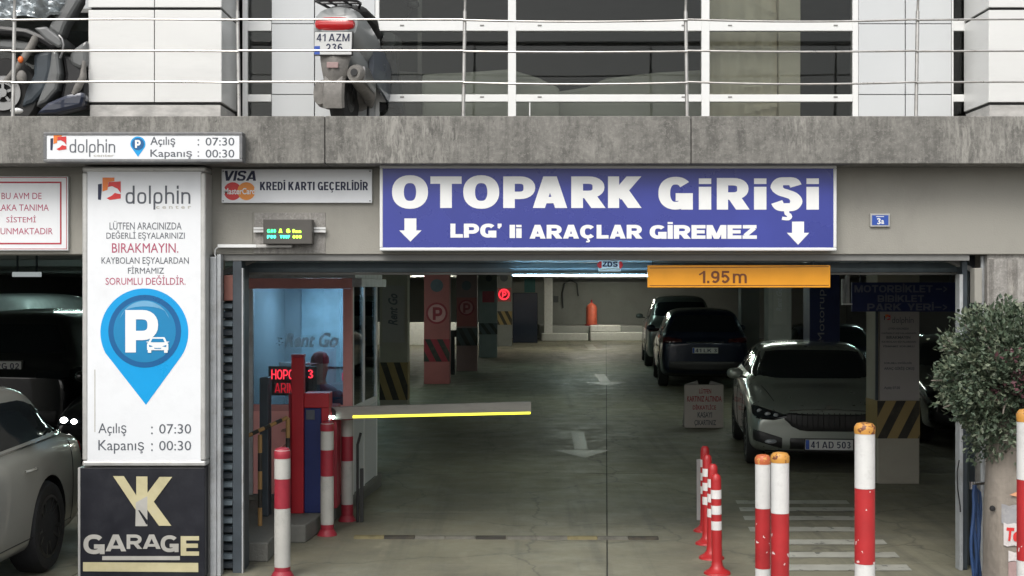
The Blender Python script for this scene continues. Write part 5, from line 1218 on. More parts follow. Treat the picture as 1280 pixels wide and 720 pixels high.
# ================================================================== CARS
def lerp(a, b, t): return a + (b - a) * t
def interp(tab, y):
    if y <= tab[0][0]: return tab[0][1]
    for (a, va), (b, vb) in zip(tab, tab[1:]):
        if y <= b:
            t = (y - a) / (b - a); return va + (vb - va) * t
    return tab[-1][1]
def frange(a, b, n): return [a + (b - a) * i / n for i in range(n + 1)]
def make_car(name, label, cat, loc, rz, P, group=None):
    """local axes: nose at y=0 pointing to -y, tail at y=L"""
    root = thing(name, label, cat, loc, rz, group)
    L, HW = P['L'], P['W'] / 2
    hoodf, cowl, wb, wt, rt, rb, tail = P['st']          # y of cowl, windshield base.. : see below
    H, zh0, zc, zrb, ztl, zb = P['z']                      # roof, hood front, cowl, rear glass base, tail edge, floor
    top = [(0, zh0 - .10), (.05, zh0 - .03), (.18, zh0 + .02), (cowl * .55, lerp(zh0, zc, .7)), (cowl, zc), (wt, H - .05), (wt + .25, H - .008), (lerp(wt, rt, .5), H), (rt - .2, H - .02), (rt, H - .06), (rb, zrb), (L - .10, ztl), (L - .03, ztl - .04), (L, ztl - .12)]
    belt = [(0, zh0 - .16), (.2, zh0 - .05), (cowl, zc - .06), (lerp(wt, rt, .5), zc - .01), (rb, zrb - .05 if zrb < zc + .2 else zc + .03), (L - .1, min(ztl - .05, zc + .03)), (L, min(ztl - .14, zc - .06))]
    bx_ = P.get('boxy', 0)
    hwt = [(0, HW * lerp(.74, .84, bx_)), (.04, HW * lerp(.84, .91, bx_)), (.12, HW * lerp(.905, .95, bx_)), (.3, HW * lerp(.96, .98, bx_)), (.7, HW * .995), (1.2, HW), (L - 1.0, HW), (L - .45, HW * .975), (L - .15, HW * .93), (L - .04, HW * .87), (L, HW * .80)]
    bot = [(0, zb + .14), (.06, zb + .06), (.3, zb), (L - .4, zb), (L - .06, zb + .08), (L, zb + .18)]
    ys = sorted(set([0, .04, .10, .2, .4, .7, cowl * .75, cowl - .04, cowl + .03] + frange(cowl + .15, wt - .1, 3) + [wt - .02, wt + .12, wt + .4, lerp(wt, rt, .5), rt - .35, rt - .1, rt + .02] + (frange(rt + .12, rb - .06, 2) if rb - rt > .3 else []) + [rb, min(rb + .12, L - .2)] + [L - .2, L - .1, L - .04, L]))
    ys = [y for i, y in enumerate(ys) if i == 0 or y - ys[i - 1] > .012]
    rw = P.get('roofw', .70)
    secs = []
    for y in ys:
        zt, zs, hw, z0 = interp(top, y), interp(belt, y), interp(hwt, y), interp(bot, y)
        zs = min(zs, zt - .02); g = max(0, min(1, (zt - zs - .05) / .42))
        hz = zs - z0
        half = [(0, z0), (hw * .80, z0), (hw * .955, z0 + .05), (hw * .99, z0 + .22 * hz), (hw, z0 + .55 * hz), (hw * .992, z0 + .82 * hz), (hw * lerp(.95, .965, g), zs - .005),
                (hw * lerp(.86, .925, g), lerp(lerp(zs, zt, .35), zs + .03, g)), (hw * lerp(.66, lerp(.80, rw + .07, .9), g), lerp(zs, zt, lerp(.65, .62, g))),
                (hw * lerp(.45, rw - .02, g), lerp(zs, zt, lerp(.85, .93, g))), (hw * lerp(.22, rw * .55, g), lerp(zs, zt, .985)), (0, zt)]
        secs.append([(x, y, z) for x, z in half] + [(-x, y, z) for x, z in half[-2:0:-1]])
    mb = MB(); n = len(secs[0]); mb.loft(secs, cap=False); m = n // 2
    for base in (0, (len(secs) - 1) * n):
        for i in range(m):
            a, b = i, i + 1; c, d = (n - b) % n, (n - a) % n
            f = tuple(dict.fromkeys((base + a, base + b, base + c, base + d)))
            if len(f) > 2: mb.f.append(f); mb.mi.append(0)
    body = mb.build('body', P['paint'], root, smooth=True, raw=True)
    sm = body.modifiers.new('s', 'SUBSURF'); sm.levels = sm.render_levels = P.get('sub', 2)
    dg = bpy.context.evaluated_depsgraph_get(); dg.update(); ev = body.evaluated_get(dg); me = bpy.data.meshes.new_from_object(ev)
    body.modifiers.clear(); body.data = me
    bmx = bmesh.new(); bmx.from_mesh(me); bvh = BVHTree.FromBMesh(bmx); bmx.free()
    # wheel wells
    wr = P['wr']; fa, ra = P['axles']
    cut = MB()
    for a in (fa, ra): cut.lathe([(wr * 1.13, -1.5), (wr * 1.13, 1.5)], (0, a, wr), 40, 'x')
    co = cut.build('cutter', 'trim', None, raw=True); co.data.materials.clear(); co.data.materials.append(M[P['paint']]); co.data.materials.append(M['trim'])
    co.data.polygons.foreach_set('material_index', [1] * len(co.data.polygons))
    tmp = bpy.data.objects.new('tmp', me.copy()); C.objects.link(tmp)
    bo = tmp.modifiers.new('b', 'BOOLEAN'); bo.operation = 'DIFFERENCE'; bo.solver = 'EXACT'; bo.object = co
    try: bo.material_mode = 'TRANSFER'
    except Exception: pass
    bpy.context.view_layer.update()
    dg = bpy.context.evaluated_depsgraph_get(); me2 = bpy.data.meshes.new_from_object(tmp.evaluated_get(dg))
    body.data = me2; bpy.data.objects.remove(tmp); bpy.data.objects.remove(co)
    me2.polygons.foreach_set('use_smooth', [True] * len(me2.polygons))
    try: me2.set_sharp_from_angle(angle=R(42))
    except Exception: pass
    wnm = body.modifiers.new('w', 'WEIGHTED_NORMAL'); wnm.keep_sharp = True
    # patches laid on the body surface
    def hit(o, d):
        h = bvh.ray_cast(Vector(o), Vector(d)); return h[0], h[1]
    def patch(kind, us, lo, hi, nm, m_, off=.006, par=None, nv=5, sx=1):
        """kind front/rear: u=x v=z ; side: u=y v=z"""
        mb = MB(); grid = []
        for i, u in enumerate(us):
            col = []
            for j in range(nv + 1):
                l_, h_ = (interp(lo, u), interp(hi, u)); v = lerp(l_, h_, j / nv)
                if kind == 'front': o_, d_ = (u, -2, v), (0, 1, 0)
                elif kind == 'rear': o_, d_ = (u, L + 2, v), (0, -1, 0)
                else: o_, d_ = (sx * 3, u, v), (-sx, 0, 0)
                p, nn = hit(o_, d_)
                if p is None: col.append(None); continue
                edge = i in (0, len(us) - 1) or j in (0, nv)
                col.append(p + nn * (off if not edge else -.004 if off > 0 else 0) - Vector(d_) * (0 if edge else 0))
            grid.append(col)
        # add a slightly inset ring so the edge drops cleanly to the paint
        idx = {}
        for i, c in enumerate(grid):
            for j, p in enumerate(c):
                if p is not None: idx[i, j] = len(mb.v); mb.v.append(tuple(p))
        for i in range(len(us) - 1):
            for j in range(nv):
                q = [(i, j), (i + 1, j), (i + 1, j + 1), (i, j + 1)]
                if all(k in idx for k in q): mb.f.append(tuple(idx[k] for k in q)); mb.mi.append(0)
        if not mb.f: return None
        o = mb.build(nm, m_, par or root, smooth=True, raw=True); return o
    def ramp_us(a, b, n=14):
        e = (b - a) * .012; return [a, a + e] + frange(a + e, b - e, n)[1:-1] + [b - e, b]
    hw = HW
    # windshield and rear window
    zc2 = zc + .03
    for kind, z0, z1, xb, xt in (('front', zc + .035, H - .075, hw * .80, hw * .64), ('rear', P.get('rw', (zrb + .03, H - .09))[0], P.get('rw', (zrb + .03, H - .09))[1], hw * P.get('rwx', (.74, .60))[0], hw * P.get('rwx', (.74, .60))[1])):
        lo = [(-xb, z0 + .03), (-xb * .7, z0), (xb * .7, z0), (xb, z0 + .03)]
        hi = [(-xb, z0 + .05), (-xt, z1 - .015), (-xt * .8, z1), (xt * .8, z1), (xt, z1 - .015), (xb, z0 + .05)]
        us = sorted(set(ramp_us(-xb, xb, 22) + [-xt, xt, -xt * .8, xt * .8]))
        patch(kind, us, lo, hi, 'windscreen' if kind == 'front' else 'rear_window', 'carglass', nv=8)
    if P.get('detail', 1):
        for sx in (-1, 1):
            for (a, b, l0, h0) in P['side']:
                lo, hi = l0, h0
                patch('side', ramp_us(a, b, 12), lo, hi, 'side_window', 'carglass', sx=sx, nv=6)
    for feat in P.get('feats', []):
        kind, m_, nm, a, b, lo, hi = feat[:7]; mir = feat[7] if len(feat) > 7 else False; off = feat[8] if len(feat) > 8 else .008
        patch(kind, ramp_us(a, b, 12), lo, hi, nm, m_, off=off)
        if mir: patch(kind, ramp_us(-b, -a, 12), [(-u, v) for u, v in lo[::-1]], [(-u, v) for u, v in hi[::-1]], nm, m_, off=off)
    # wheels
    for a in (fa, ra):
        for sx in (-1, 1):
            xo = sx * (HW - .012); w = .21; mb = MB()
            mb.lathe([(wr * .66, -w * .05 * sx), (wr * .70, .0), (wr * .93, .004 * sx), (wr, -.03 * sx), (wr, -w * sx + .03 * sx), (wr * .9, -w * sx), (wr * .6, -w * sx)], (xo, a, wr), 36, 'x'); wh = mb.build('wheel', 'tyre', root, smooth=True, raw=True)
            mb = MB(); rr = wr * .70
            mb.lathe([(rr, -.002 * sx), (rr * .93, -.006 * sx), (rr * .9, -.05 * sx), (.06, -.07 * sx), (.05, -.02 * sx), (.002, -.015 * sx)], (xo, a, wr), 36, 'x', cap=False)
            mb.build('rim_barrel', 'rimdark', wh, smooth=True, raw=True)
            mb = MB()
            for k in range(10):
                an = R(36 * k + (6 if k % 2 else -6)); p0 = Vector((xo - .03 * sx, a + .04 * math.cos(an), wr + .04 * math.sin(an))); p1 = Vector((xo - .008 * sx, a + rr * .93 * math.cos(an), wr + rr * .93 * math.sin(an)))
                mb.bar(p0, p1, .022, .02, (1, 0, 0))
            mb.lathe([(rr * .90, -.012 * sx), (rr * .99, .0), (rr * .90, .004 * sx)], (xo, a, wr), 36, 'x', cap=False)
            mb.build('rim', P.get('rim', 'rim'), wh, smooth=True, raw=True)
    # shut lines of doors and bonnet
    def seam(pts, d, nm):
        mb = MB(); q = []
        for p_ in pts:
            p, nn = hit(Vector(p_) - Vector(d) * 3, d)
            if p is not None and all(math.hypot(p.y - w_, p.z - wr) > wr * 1.14 for w_ in (fa, ra)): q.append(p + nn * .0008)
        if len(q) > 2: mb.tube(q, .0045, 5); mb.build(nm, 'trim', root, raw=True)
    if P.get('seams', 1):
        for sx in (-1, 1):
            for (a, b, l0, h0) in P['side']:
                for yy in (a - .03, b + .03): seam([(0, yy + .02 * (k / 8 - .5), lerp(zb + .13, interp(l0, yy) - .01, k / 8)) for k in range(9)], (-sx, 0, 0), 'door_gap')
                seam([(0, lerp(a, b, k / 20), zb + .14) for k in range(21)], (-sx, 0, 0), 'door_gap')
            seam([(sx * HW * lerp(.66, .76, k / 8), lerp(.30, cowl - .03, k / 8), 0) for k in range(9)], (0, 0, -1), 'bonnet_gap')
    # mirrors
    for sx in (-1, 1):
        mb = MB(); mb.blob((sx * (HW + .08), cowl + .42, zc + .09), .10, .055, .068, 12, 8, e=.7); mr = mb.build('mirror', P.get('mirror', P['paint']), root, smooth=True, raw=True)
        mb = MB(); mb.bar((sx * HW * .93, cowl + .40, zc + .04), (sx * (HW + .05), cowl + .42, zc + .06), .06, .03); mb.build('mirror_arm', 'trim', mr, raw=True)
    # plates
    for kind, zc_, tx in P.get('plates', []):
        y = -1; p, nn = hit((0, -2 if kind == 'front' else L + 2, zc_), (0, 1 if kind == 'front' else -1, 0)); s_ = -1 if kind == 'front' else 1
        yy = p.y + s_ * .022; mb = MB(); mb.box(-.265, .265, yy - .006, yy + .006, zc_ - .058, zc_ + .058); pl = mb.build('number_plate', 'plate', root, raw=True, bevel=.003)
        mb = MB(); mb.box(-.28, .28, yy - s_ * .007, yy - s_ * .04, zc_ - .07, zc_ + .07); mb.build('plate_holder', 'trim', root, raw=True)
        mb = MB(); e = yy + s_ * .0072; xl = -.262 if kind == 'front' else .262; xr_ = xl + (.04 if kind == 'front' else -.04)
        mb.add([(xl, e, zc_ - .053), (xr_, e, zc_ - .053), (xr_, e, zc_ + .053), (xl, e, zc_ + .053)], [(0, 1, 2, 3)]); mb.build('plate_strip', 'eu', pl, raw=True)
        if tx:
            polys = lettering(tx, s=.17, h=.14, wf=.72, track=.14, space=.3); xs = [q for p_, k in polys for q, _ in p_]; A, Bx = min(xs), max(xs); mb = MB(); sg = 1 if kind == 'front' else -1
            for p_, k in polys: mb.add([(sg * (-.205 + (q - A) / (Bx - A) * .445), e + s_ * (.0008 + .0004 * k), zc_ - .038 + w * .076) for q, w in p_], [tuple(range(len(p_)))])
            mb.build('plate_text', 'navyink', pl, raw=True)
    root['_'] = 0; del root['_']
    return root, patch, hit

# silver hatchback facing the camera
HB = dict(boxy=1, sub=3, L=4.1, W=1.79, st=(0, .98, 0, 1.78, 3.45, 3.95, 4.1), z=(1.42, .76, .95, 1.02, .98, .17), paint='paintsilver', wr=.325, axles=(.80, 3.36), roofw=.70,
          side=[(1.35, 2.35, [(1.35, 1.00), (2.35, 1.02)], [(1.35, 1.03), (1.85, 1.33), (2.35, 1.36)]), (2.42, 3.5, [(2.42, 1.02), (3.5, 1.06)], [(2.42, 1.36), (3.1, 1.34), (3.5, 1.20)])],
          plates=[('front', .32, '41 AD 503')],
          feats=[('front', 'trim', 'grille', -.50, .50, [(-.50, .60), (-.40, .50), (-.3, .455), (.3, .455), (.40, .50), (.50, .60)], [(-.50, .665), (-.42, .69), (0, .70), (.42, .69), (.50, .665)], False, .010),
                 ('front', 'carglass', 'headlight', -.84, -.47, [(-.84, .625), (-.80, .59), (-.62, .585), (-.47, .62)], [(-.84, .745), (-.78, .745), (-.60, .695), (-.47, .655)], True, .012),
                 ('front', 'chrome', 'grille_frame', -.44, .44, [(-.44, .688), (0, .702), (.44, .688)], [(-.44, .700), (0, .716), (.44, .700)], False, .014),
                 ('front', 'trim', 'lower_intake', -.44, .44, [(-.44, .245), (.44, .245)], [(-.44, .40), (.44, .40)], False, .008),
                 ('front', 'trim', 'side_intake', -.84, -.52, [(-.84, .34), (-.52, .25)], [(-.84, .50), (-.52, .40)], True, .008),
                 ('front', 'trim', 'splitter', -.72, .72, [(-.72, .215), (.72, .215)], [(-.72, .245), (.72, .235)], False, .01)])
def hd(o): return o
car, patch, hit = make_car('hatchback', 'silver green hatchback facing the street, parked beside the flexible posts', 'car', (3.60, 15.45, 0), R(-6), HB)
for sx in (-1, 1):      # lamp elements inside the dark headlight glass, fog lamps
    for (x_, z_, rx_) in ((.765, .68, .030), (.68, .65, .036), (.59, .645, .030)):
        p, nn = hit((sx * x_, -2, z_), (0, 1, 0)); mb = MB(); mb.blob(p + nn * .012, rx_, .012, .024, 12, 6); mb.build('lamp_element', 'lamp', car, smooth=True, raw=True)
    p, nn = hit((sx * .65, -2, .35), (0, 1, 0)); mb = MB(); mb.blob(p + nn * .012, .07, .012, .028, 12, 6); mb.build('fog_lamp', 'lamp', car, smooth=True, raw=True)
mb = MB(); p, nn = hit((0, -2, .72), (0, 1, 0)); mb.lathe([(.04, -.012), (.04, .0)], (0, p.y, .72), 18, 'y'); mb.build('badge', 'chrome', car, raw=True)
mb = MB()
for k in range(15):
    xx = -.42 + k * .06; pts = [hit((xx, -2, z_), (0, 1, 0)) for z_ in (.50 + abs(xx) ** 3 * .4, .58, .67)]
    mb.tube([p + n_ * .014 for p, n_ in pts], .005, 5)
mb.build('grille_bars', 'trim', car, raw=True)

# dark blue suv seen from behind
SV = dict(L=4.5, W=1.90, st=(0, 1.15, 0, 2.0, 4.05, 4.38, 4.5), z=(1.68, .95, 1.10, 1.15, 1.06, .22), paint='paintdark', wr=.36, axles=(.90, 3.62), roofw=.72, rw=(1.16, 1.55), rwx=(.78, .62),
          side=[(1.6, 2.6, [(1.6, 1.14), (2.6, 1.15)], [(1.6, 1.18), (2.1, 1.52), (2.6, 1.56)]), (2.67, 3.9, [(2.67, 1.15), (3.9, 1.2)], [(2.67, 1.56), (3.5, 1.54), (3.9, 1.36)])],
          plates=[('rear', .80, '41 LK 38')],
          feats=[('rear', 'taildark', 'tail_light', -.86, -.48, [(-.86, .95), (-.48, .97)], [(-.86, 1.08), (-.48, 1.04)], True, .012), ('rear', 'trim', 'bumper_trim', -.75, .75, [(-.75, .36), (.75, .36)], [(-.75, .58), (.75, .58)], False, .012),
                 ('rear', 'chrome', 'trim_strip', -.40, .40, [(-.40, .955), (.40, .955)], [(-.40, .975), (.40, .975)], False, .014),
                 ('front', 'lamp', 'headlight', -.84, -.55, [(-.84, .72), (-.55, .72)], [(-.84, .86), (-.55, .84)], True, .012), ('front', 'trim', 'grille', -.5, .5, [(-.5, .45), (.5, .45)], [(-.5, .80), (.5, .80)], False, .01)])
def rearloc(x, y, L): a = R(176.05); return (x - math.sin(a) * 0 + math.tan(R(3.95)) * L, y + L, 0)
make_car('suv', 'dark blue suv seen from behind with dim number plate right of the drive lane', 'car', (4.02 + .069 * 4.5, 28.3 + 4.5, 0), R(176.05), SV)
SG = dict(SV); SG.update(W=1.86, paint='paintgrey', z=(1.92, 1.05, 1.22, 1.24, 1.12, .24), L=4.7, st=(0, 1.15, 0, 1.9, 4.3, 4.58, 4.7), rw=(1.34, 1.76), rwx=(.80, .64), plates=[('rear', .75, '')],
          side=[(1.6, 2.7, [(1.6, 1.27), (2.7, 1.28)], [(1.6, 1.3), (2.1, 1.72), (2.7, 1.78)]), (2.77, 4.1, [(2.77, 1.28), (4.1, 1.3)], [(2.77, 1.78), (3.7, 1.76), (4.1, 1.5)])])
make_car('suv', 'grey green off road car parked beyond the dark blue suv', 'car', (4.42 + .069 * 4.7, 35.5 + 4.7, 0), R(176.05), SG)
# black suv, white vans, small black car in the left bay
SB = dict(SV); SB.update(paint='paintblack', W=1.95, z=(1.83, 1.0, 1.15, 1.2, 1.1, .22), rw=(1.26, 1.66), plates=[('rear', 1.12, '41 RG 02')], feats=[f if f[2] != 'tail_light' else ('rear', 'carglass') + f[2:] for f in SV['feats'] if f[2] != 'trim_strip'])
make_car('suv', 'black suv seen from behind in the left bay beyond the champagne car', 'car', (-6.42 + .3, 17.0 + 4.5, 0), R(176.05), SB)
VN = dict(L=4.6, W=1.85, st=(0, .8, 0, 1.5, 4.3, 4.5, 4.6), z=(2.02, 1.0, 1.15, 1.2, 1.1, .22), paint='paintvan', wr=.33, axles=(.8, 3.7), roofw=.80, rw=(1.25, 1.72), rwx=(.78, .70), plates=[('rear', .8, '')],
          side=[(1.3, 2.3, [(1.3, 1.18), (2.3, 1.18)], [(1.3, 1.2), (1.6, 1.7), (2.3, 1.75)]), (2.4, 4.2, [(2.4, 1.18), (4.2, 1.2)], [(2.4, 1.75), (4.2, 1.72)])],
          feats=[('rear', 'taillight', 'tail_light', -.88, -.76, [(-.88, .9), (-.76, .9)], [(-.88, 1.3), (-.76, 1.3)], True, .01)])
make_car('van', 'white van standing behind the black suv at the far left edge', 'van', (-10.2, 27.0, 0), R(176.05), VN)
VN2 = dict(VN); make_car('van', 'second white van beside the first, next to the entrance pillar', 'van', (-8.25, 26.0, 0), R(178), VN2)
SM = dict(HB); SM.update(sub=2, paint='paintblack', plates=[('front', .335, '')], feats=[f for f in HB['feats'] if f[2] != 'headlight'] + [('front', 'carglass', 'headlight', -.80, -.50, [(-.80, .58), (-.50, .60)], [(-.80, .70), (-.50, .66)], False, .010), ('front', 'lamp', 'headlight', .55, .78, [(.55, .60), (.78, .58)], [(.55, .66), (.78, .69)], False, .014)])
car, patch, hit = make_car('hatchback', 'black car with one glowing headlight peeping out beside the tall light box', 'car', (-4.20, 14.9, 0), R(-1), SM)
for (x_, z_, r_) in ((-.715, .635, .042), (-.60, .63, .034)):
    p, nn = hit((x_, -2, z_), (0, 1, 0)); mb = MB(); mb.blob(p + nn * .02, r_, .014, r_ * .8, 16, 8); mb.build('lit_lamp', 'headlamp', car, smooth=True, raw=True)
# white parked cars on the right beyond the navy board
SR = dict(HB); SR.update(sub=2, paint='paintblack', plates=[('front', .335, '')])
make_car('hatchback', 'dark car with bright roof reflections beyond the striped column by the shrub', 'car', (6.35, 17.8, 0), R(-3.95), SR)
SQ = dict(HB); SQ.update(sub=2, paint='paintdark', plates=[('front', .335, '')])
make_car('hatchback', 'dark car between the grey column and the navy column behind the silver hatchback', 'car', (6.0, 24.3, 0), R(-3.95), SQ)
# champagne saloon leaving through the left opening; local nose towards the camera
SA = dict(sub=3, L=4.75, W=1.84, st=(0, 1.25, 0, 1.95, 3.90, 4.50, 4.75), z=(1.43, .72, .93, .97, .95, .17), paint='paintwhite', wr=.335, axles=(.90, 3.70), roofw=.74, rw=(1.0, 1.36), rwx=(.74, .60), rim='rimdark',
          side=[(1.6, 2.6, [(1.6, .95), (2.6, .95)], [(1.6, .98), (2.1, 1.28), (2.6, 1.33)]), (2.67, 4.22, [(2.67, .95), (4.22, .99)], [(2.67, 1.33), (3.6, 1.31), (3.95, 1.22), (4.22, 1.02)])],
          plates=[('front', .4, ''), ('rear', .62, '')],
          feats=[('rear', 'taillight', 'tail_light', -.80, -.40, [(-.80, .76), (-.40, .80)], [(-.80, .88), (-.40, .88)], True, .012), ('front', 'lamp', 'headlight', -.80, -.48, [(-.80, .56), (-.48, .58)], [(-.80, .68), (-.48, .64)], True, .012), ('front', 'trim', 'grille', -.42, .42, [(-.42, .34), (.42, .34)], [(-.42, .64), (.42, .64)], False, .01)])
car, patch, hit = make_car('saloon_car', 'champagne saloon car cut by the left edge beside the entrance pillar', 'car', (-4.40, 6.40, 0), R(-1.0), SA)
mb = MB()
for sx in (-1, 1):
    pts = []
    for k in range(16):
        y = 1.6 + 2.7 * k / 15; p, nn = hit((sx * 3, y, .935 + .04 * k / 15), (-sx, 0, 0)); pts.append(p + nn * .004)
    mb.tube(pts, .008, 6)
mb.build('belt_trim', 'chrome', car, raw=True, smooth=True)
for sx in (-1, 1):
    for y in (2.45, 3.3):
        p, nn = hit((sx * 3, y, .80), (-sx, 0, 0)); mb = MB(); mb.tube([p + nn * .005 + Vector((0, -.09, 0)), p + nn * .03 + Vector((0, -.06, 0)), p + nn * .03 + Vector((0, .06, 0)), p + nn * .005 + Vector((0, .09, 0))], .012, 8); mb.build('door_handle', 'paintwhite', car, raw=True, smooth=True)

# ================================================================== SCOOTERS ON THE BALCONY
def ell(cx, cy, cz, rx, rz, n=16, e=2.4, tilt=0):
    out = []
    for j in range(n):
        a = 2 * math.pi * j / n; c, s_ = math.cos(a), math.sin(a)
        x = rx * math.copysign(abs(c) ** (2 / e), c); z = rz * math.copysign(abs(s_) ** (2 / e), s_)
        out.append((cx + x, cy + z * tilt, cz + z))
    return out
def scooter(name, label, loc, rot, paint, paint2):
    """tail at y=0, nose towards +y; wheels rest on z=0"""
    t = thing(name, label, 'scooter', loc); t.rotation_euler = rot
    def b(mb, nm, m_, par=None, **k): return mb.build(nm, m_, par or t, smooth=True, raw=True, **k)
    for yc, r, w in ((.28, .25, .055), (1.55, .25, .05)):
        mb = MB(); mb.lathe([(r * .66, -w), (r * .93, -w), (r, -w * .45), (r, w * .45), (r * .93, w), (r * .66, w)], (0, yc, r), 32, 'x'); wh = b(mb, 'wheel', 'tyre')
        mb = MB(); mb.lathe([(r * .68, -w * .8), (r * .60, -w * .3), (.05, -.03), (.05, .03), (r * .60, w * .3), (r * .68, w * .8)], (0, yc, r), 32, 'x'); b(mb, 'rim', 'rimdark', wh)
        mb = MB(); mb.lathe([(.11, w * .9), (.11, w * 1.0), (.05, w * 1.0), (.05, w * .9)], (0, yc, r), 32, 'x'); b(mb, 'brake_disc', 'rim', wh)
    # tail fairing
    mb = MB(); mb.loft([ell(0, -.025, .78, .12, .09, tilt=.3), ell(0, 0, .77, .17, .135, tilt=.2), ell(0, .10, .75, .205, .17), ell(0, .30, .70, .215, .20), ell(0, .55, .66, .20, .20), ell(0, .80, .60, .17, .22), ell(0, .95, .52, .12, .20)]); b(mb, 'tail_fairing', paint)
    mb = MB(); mb.loft([ell(.0, .02, .57, .10, .06), ell(0, .12, .55, .15, .12), ell(0, .40, .50, .17, .13), ell(0, .7, .45, .15, .12)]); b(mb, 'under_tail', 'plasticgrey')
    mb = MB(); mb.loft([ell(0, .16, .90, .13, .03), ell(0, .30, .92, .165, .06), ell(0, .62, .90, .165, .065), ell(0, .72, .86, .15, .06), ell(0, 1.0, .82, .12, .06), ell(0, 1.1, .80, .07, .04)]); b(mb, 'seat', 'tyre')
    # rear mudguard with the inner hugger
    mb = MB(); mb.loft([[(x, .28 + rr * math.cos(R(a)), .25 + rr * math.sin(R(a))) for x, rr in ((-.085, .30), (-.07, .325), (.07, .325), (.085, .30), (.07, .315), (-.07, .315))] for a in range(75, 215, 14)]); b(mb, 'mudguard', 'engine')
    mb = MB(); mb.loft([[(sx_ * w_, y_ + dy + .03 * abs(sx_), z_) for sx_, dy in ((-1, .02), (-.8, 0), (0, -.008), (.8, 0), (1, .02), (.8, .035), (-.8, .035))] for w_, y_, z_ in ((.13, -.03, .58), (.115, -.045, .50), (.10, -.05, .42), (.085, -.035, .34), (.06, -.01, .29))]); b(mb, 'mud_flap', 'engine')
    mb = MB(); mb.box(-.045, .045, -.066, -.054, .43, .475); b(mb, 'reflector', 'stickerpink', bevel=.004)
    # engine, transmission cover, exhaust with its shield
    mb = MB(); mb.loft([ell(-.15, .12, .27, .05, .09), ell(-.16, .25, .28, .06, .11), ell(-.15, .55, .30, .06, .12), ell(-.14, .80, .32, .04, .09)]); b(mb, 'transmission_case', 'engine')
    mb = MB(); mb.blob((0, .62, .32), .14, .2, .13); b(mb, 'engine', 'engine')
    mb = MB(); mb.tube([(.165, -.04, .40), (.17, -.02, .40), (.17, .15, .36), (.16, .40, .30), (.12, .60, .24)], [.05, .068, .072, .06, .03], 16); ex = b(mb, 'exhaust', 'engine')
    mb = MB(); mb.loft([ell(.225, .0, .40, .014, .055, 10), ell(.235, .10, .385, .016, .07, 10), ell(.22, .34, .34, .014, .05, 10)]); b(mb, 'heat_shield', 'rim', ex)
    mb = MB(); mb.tube([(.165, -.042, .40), (.165, -.052, .40)], [.03, .028], 12); b(mb, 'exhaust_tip', 'trim', ex)
    # side panel and leg shield
    for s_ in (-1, 1):
        mb = MB(); mb.loft([ell(s_ * .19, .35, .55, .02, .12, 10), ell(s_ * .215, .6, .50, .025, .17, 10), ell(s_ * .20, .85, .45, .025, .16, 10), ell(s_ * .15, 1.0, .40, .02, .1, 10)]); b(mb, 'side_panel', paint2)
    mb = MB(); mb.loft([ell(0, .85, .26, .19, .05), ell(0, 1.2, .26, .21, .05), ell(0, 1.32, .30, .21, .07)]); b(mb, 'footboard', 'trim')
    mb = MB(); mb.loft([[(x * (1 - .15 * k), 1.30 - .10 * abs(x) * 4 * .5 + .02 * k, .26 + .17 * k) for x in (-.24, -.15, 0, .15, .24)] + [(x * (1 - .15 * k), 1.38 - .10 * abs(x) * 4 * .5 + .02 * k, .26 + .17 * k) for x in (.24, .15, 0, -.15, -.24)] for k in range(5)]); b(mb, 'leg_shield', paint2)
    mb = MB(); mb.loft([ell(0, 1.30, .88, .14, .09), ell(0, 1.42, .86, .17, .11), ell(0, 1.52, .80, .12, .08)]); b(mb, 'headlight_nacelle', paint)
    mb = MB(); mb.tube([(0, 1.36, .80), (0, 1.55, .25)], .03, 10); mb.tube([(-.09, 1.46, .5), (-.09, 1.55, .25)], .02, 8); mb.tube([(.09, 1.46, .5), (.09, 1.55, .25)], .02, 8); b(mb, 'fork', 'trim')
    mb = MB(); mb.loft([[(x, 1.55 + rr * math.cos(R(a)), .25 + rr * math.sin(R(a))) for x, rr in ((-.08, .29), (-.06, .31), (.06, .31), (.08, .29), (.06, .30), (-.06, .30))] for a in range(20, 165, 14)]); b(mb, 'front_mudguard', paint)
    mb = MB(); mb.tube([(-.34, 1.22, .98), (-.18, 1.30, 1.0), (0, 1.34, .96), (.18, 1.30, 1.0), (.34, 1.22, .98)], .014, 8); hb = b(mb, 'handlebar', 'trim')
    for s_ in (-1, 1):
        mb = MB(); mb.tube([(s_ * .24, 1.27, .99), (s_ * .36, 1.21, .98)], .021, 10); b(mb, 'grip', 'tyre', hb)
        mb = MB(); mb.tube([(s_ * .2, 1.3, 1.0), (s_ * .27, 1.28, 1.14)], .007, 6); mb.blob((s_ * .29, 1.27, 1.18), .055, .02, .04); b(mb, 'mirror', 'trim', hb)
        mb = MB(); mb.blob((s_ * .11, -.01, .70), .028, .02, .02); b(mb, 'indicator', 'orange')
    # rack, tail lamp, plate, stands
    mb = MB()
    for s_ in (-1, 1): mb.tube([(s_ * .10, .25, .93), (s_ * .155, .12, .95), (s_ * .16, .0, .945), (s_ * .10, -.07, .94), (0, -.085, .94)], .011, 8)
    for y in (.0, .10): mb.tube([(-.155, y, .948), (.155, y, .948)], .009, 8)
    for s_ in (-1, 1): mb.tube([(s_ * .06, -.08, .94), (s_ * .06, .2, .955)], .009, 8)
    b(mb, 'luggage_rack', 'trim')
    mb = MB(); mb.loft([ell(0, -.060, .765, .12, .030, e=3), ell(0, -.045, .765, .150, .050, e=3), ell(0, .02, .76, .16, .058, e=3)]); b(mb, 'tail_light', 'taillight')
    mb = MB(); mb.box(-.145, .145, -.062, -.052, .530, .700); pl = mb.build('number_plate', 'plate', t, raw=True, bevel=.004)
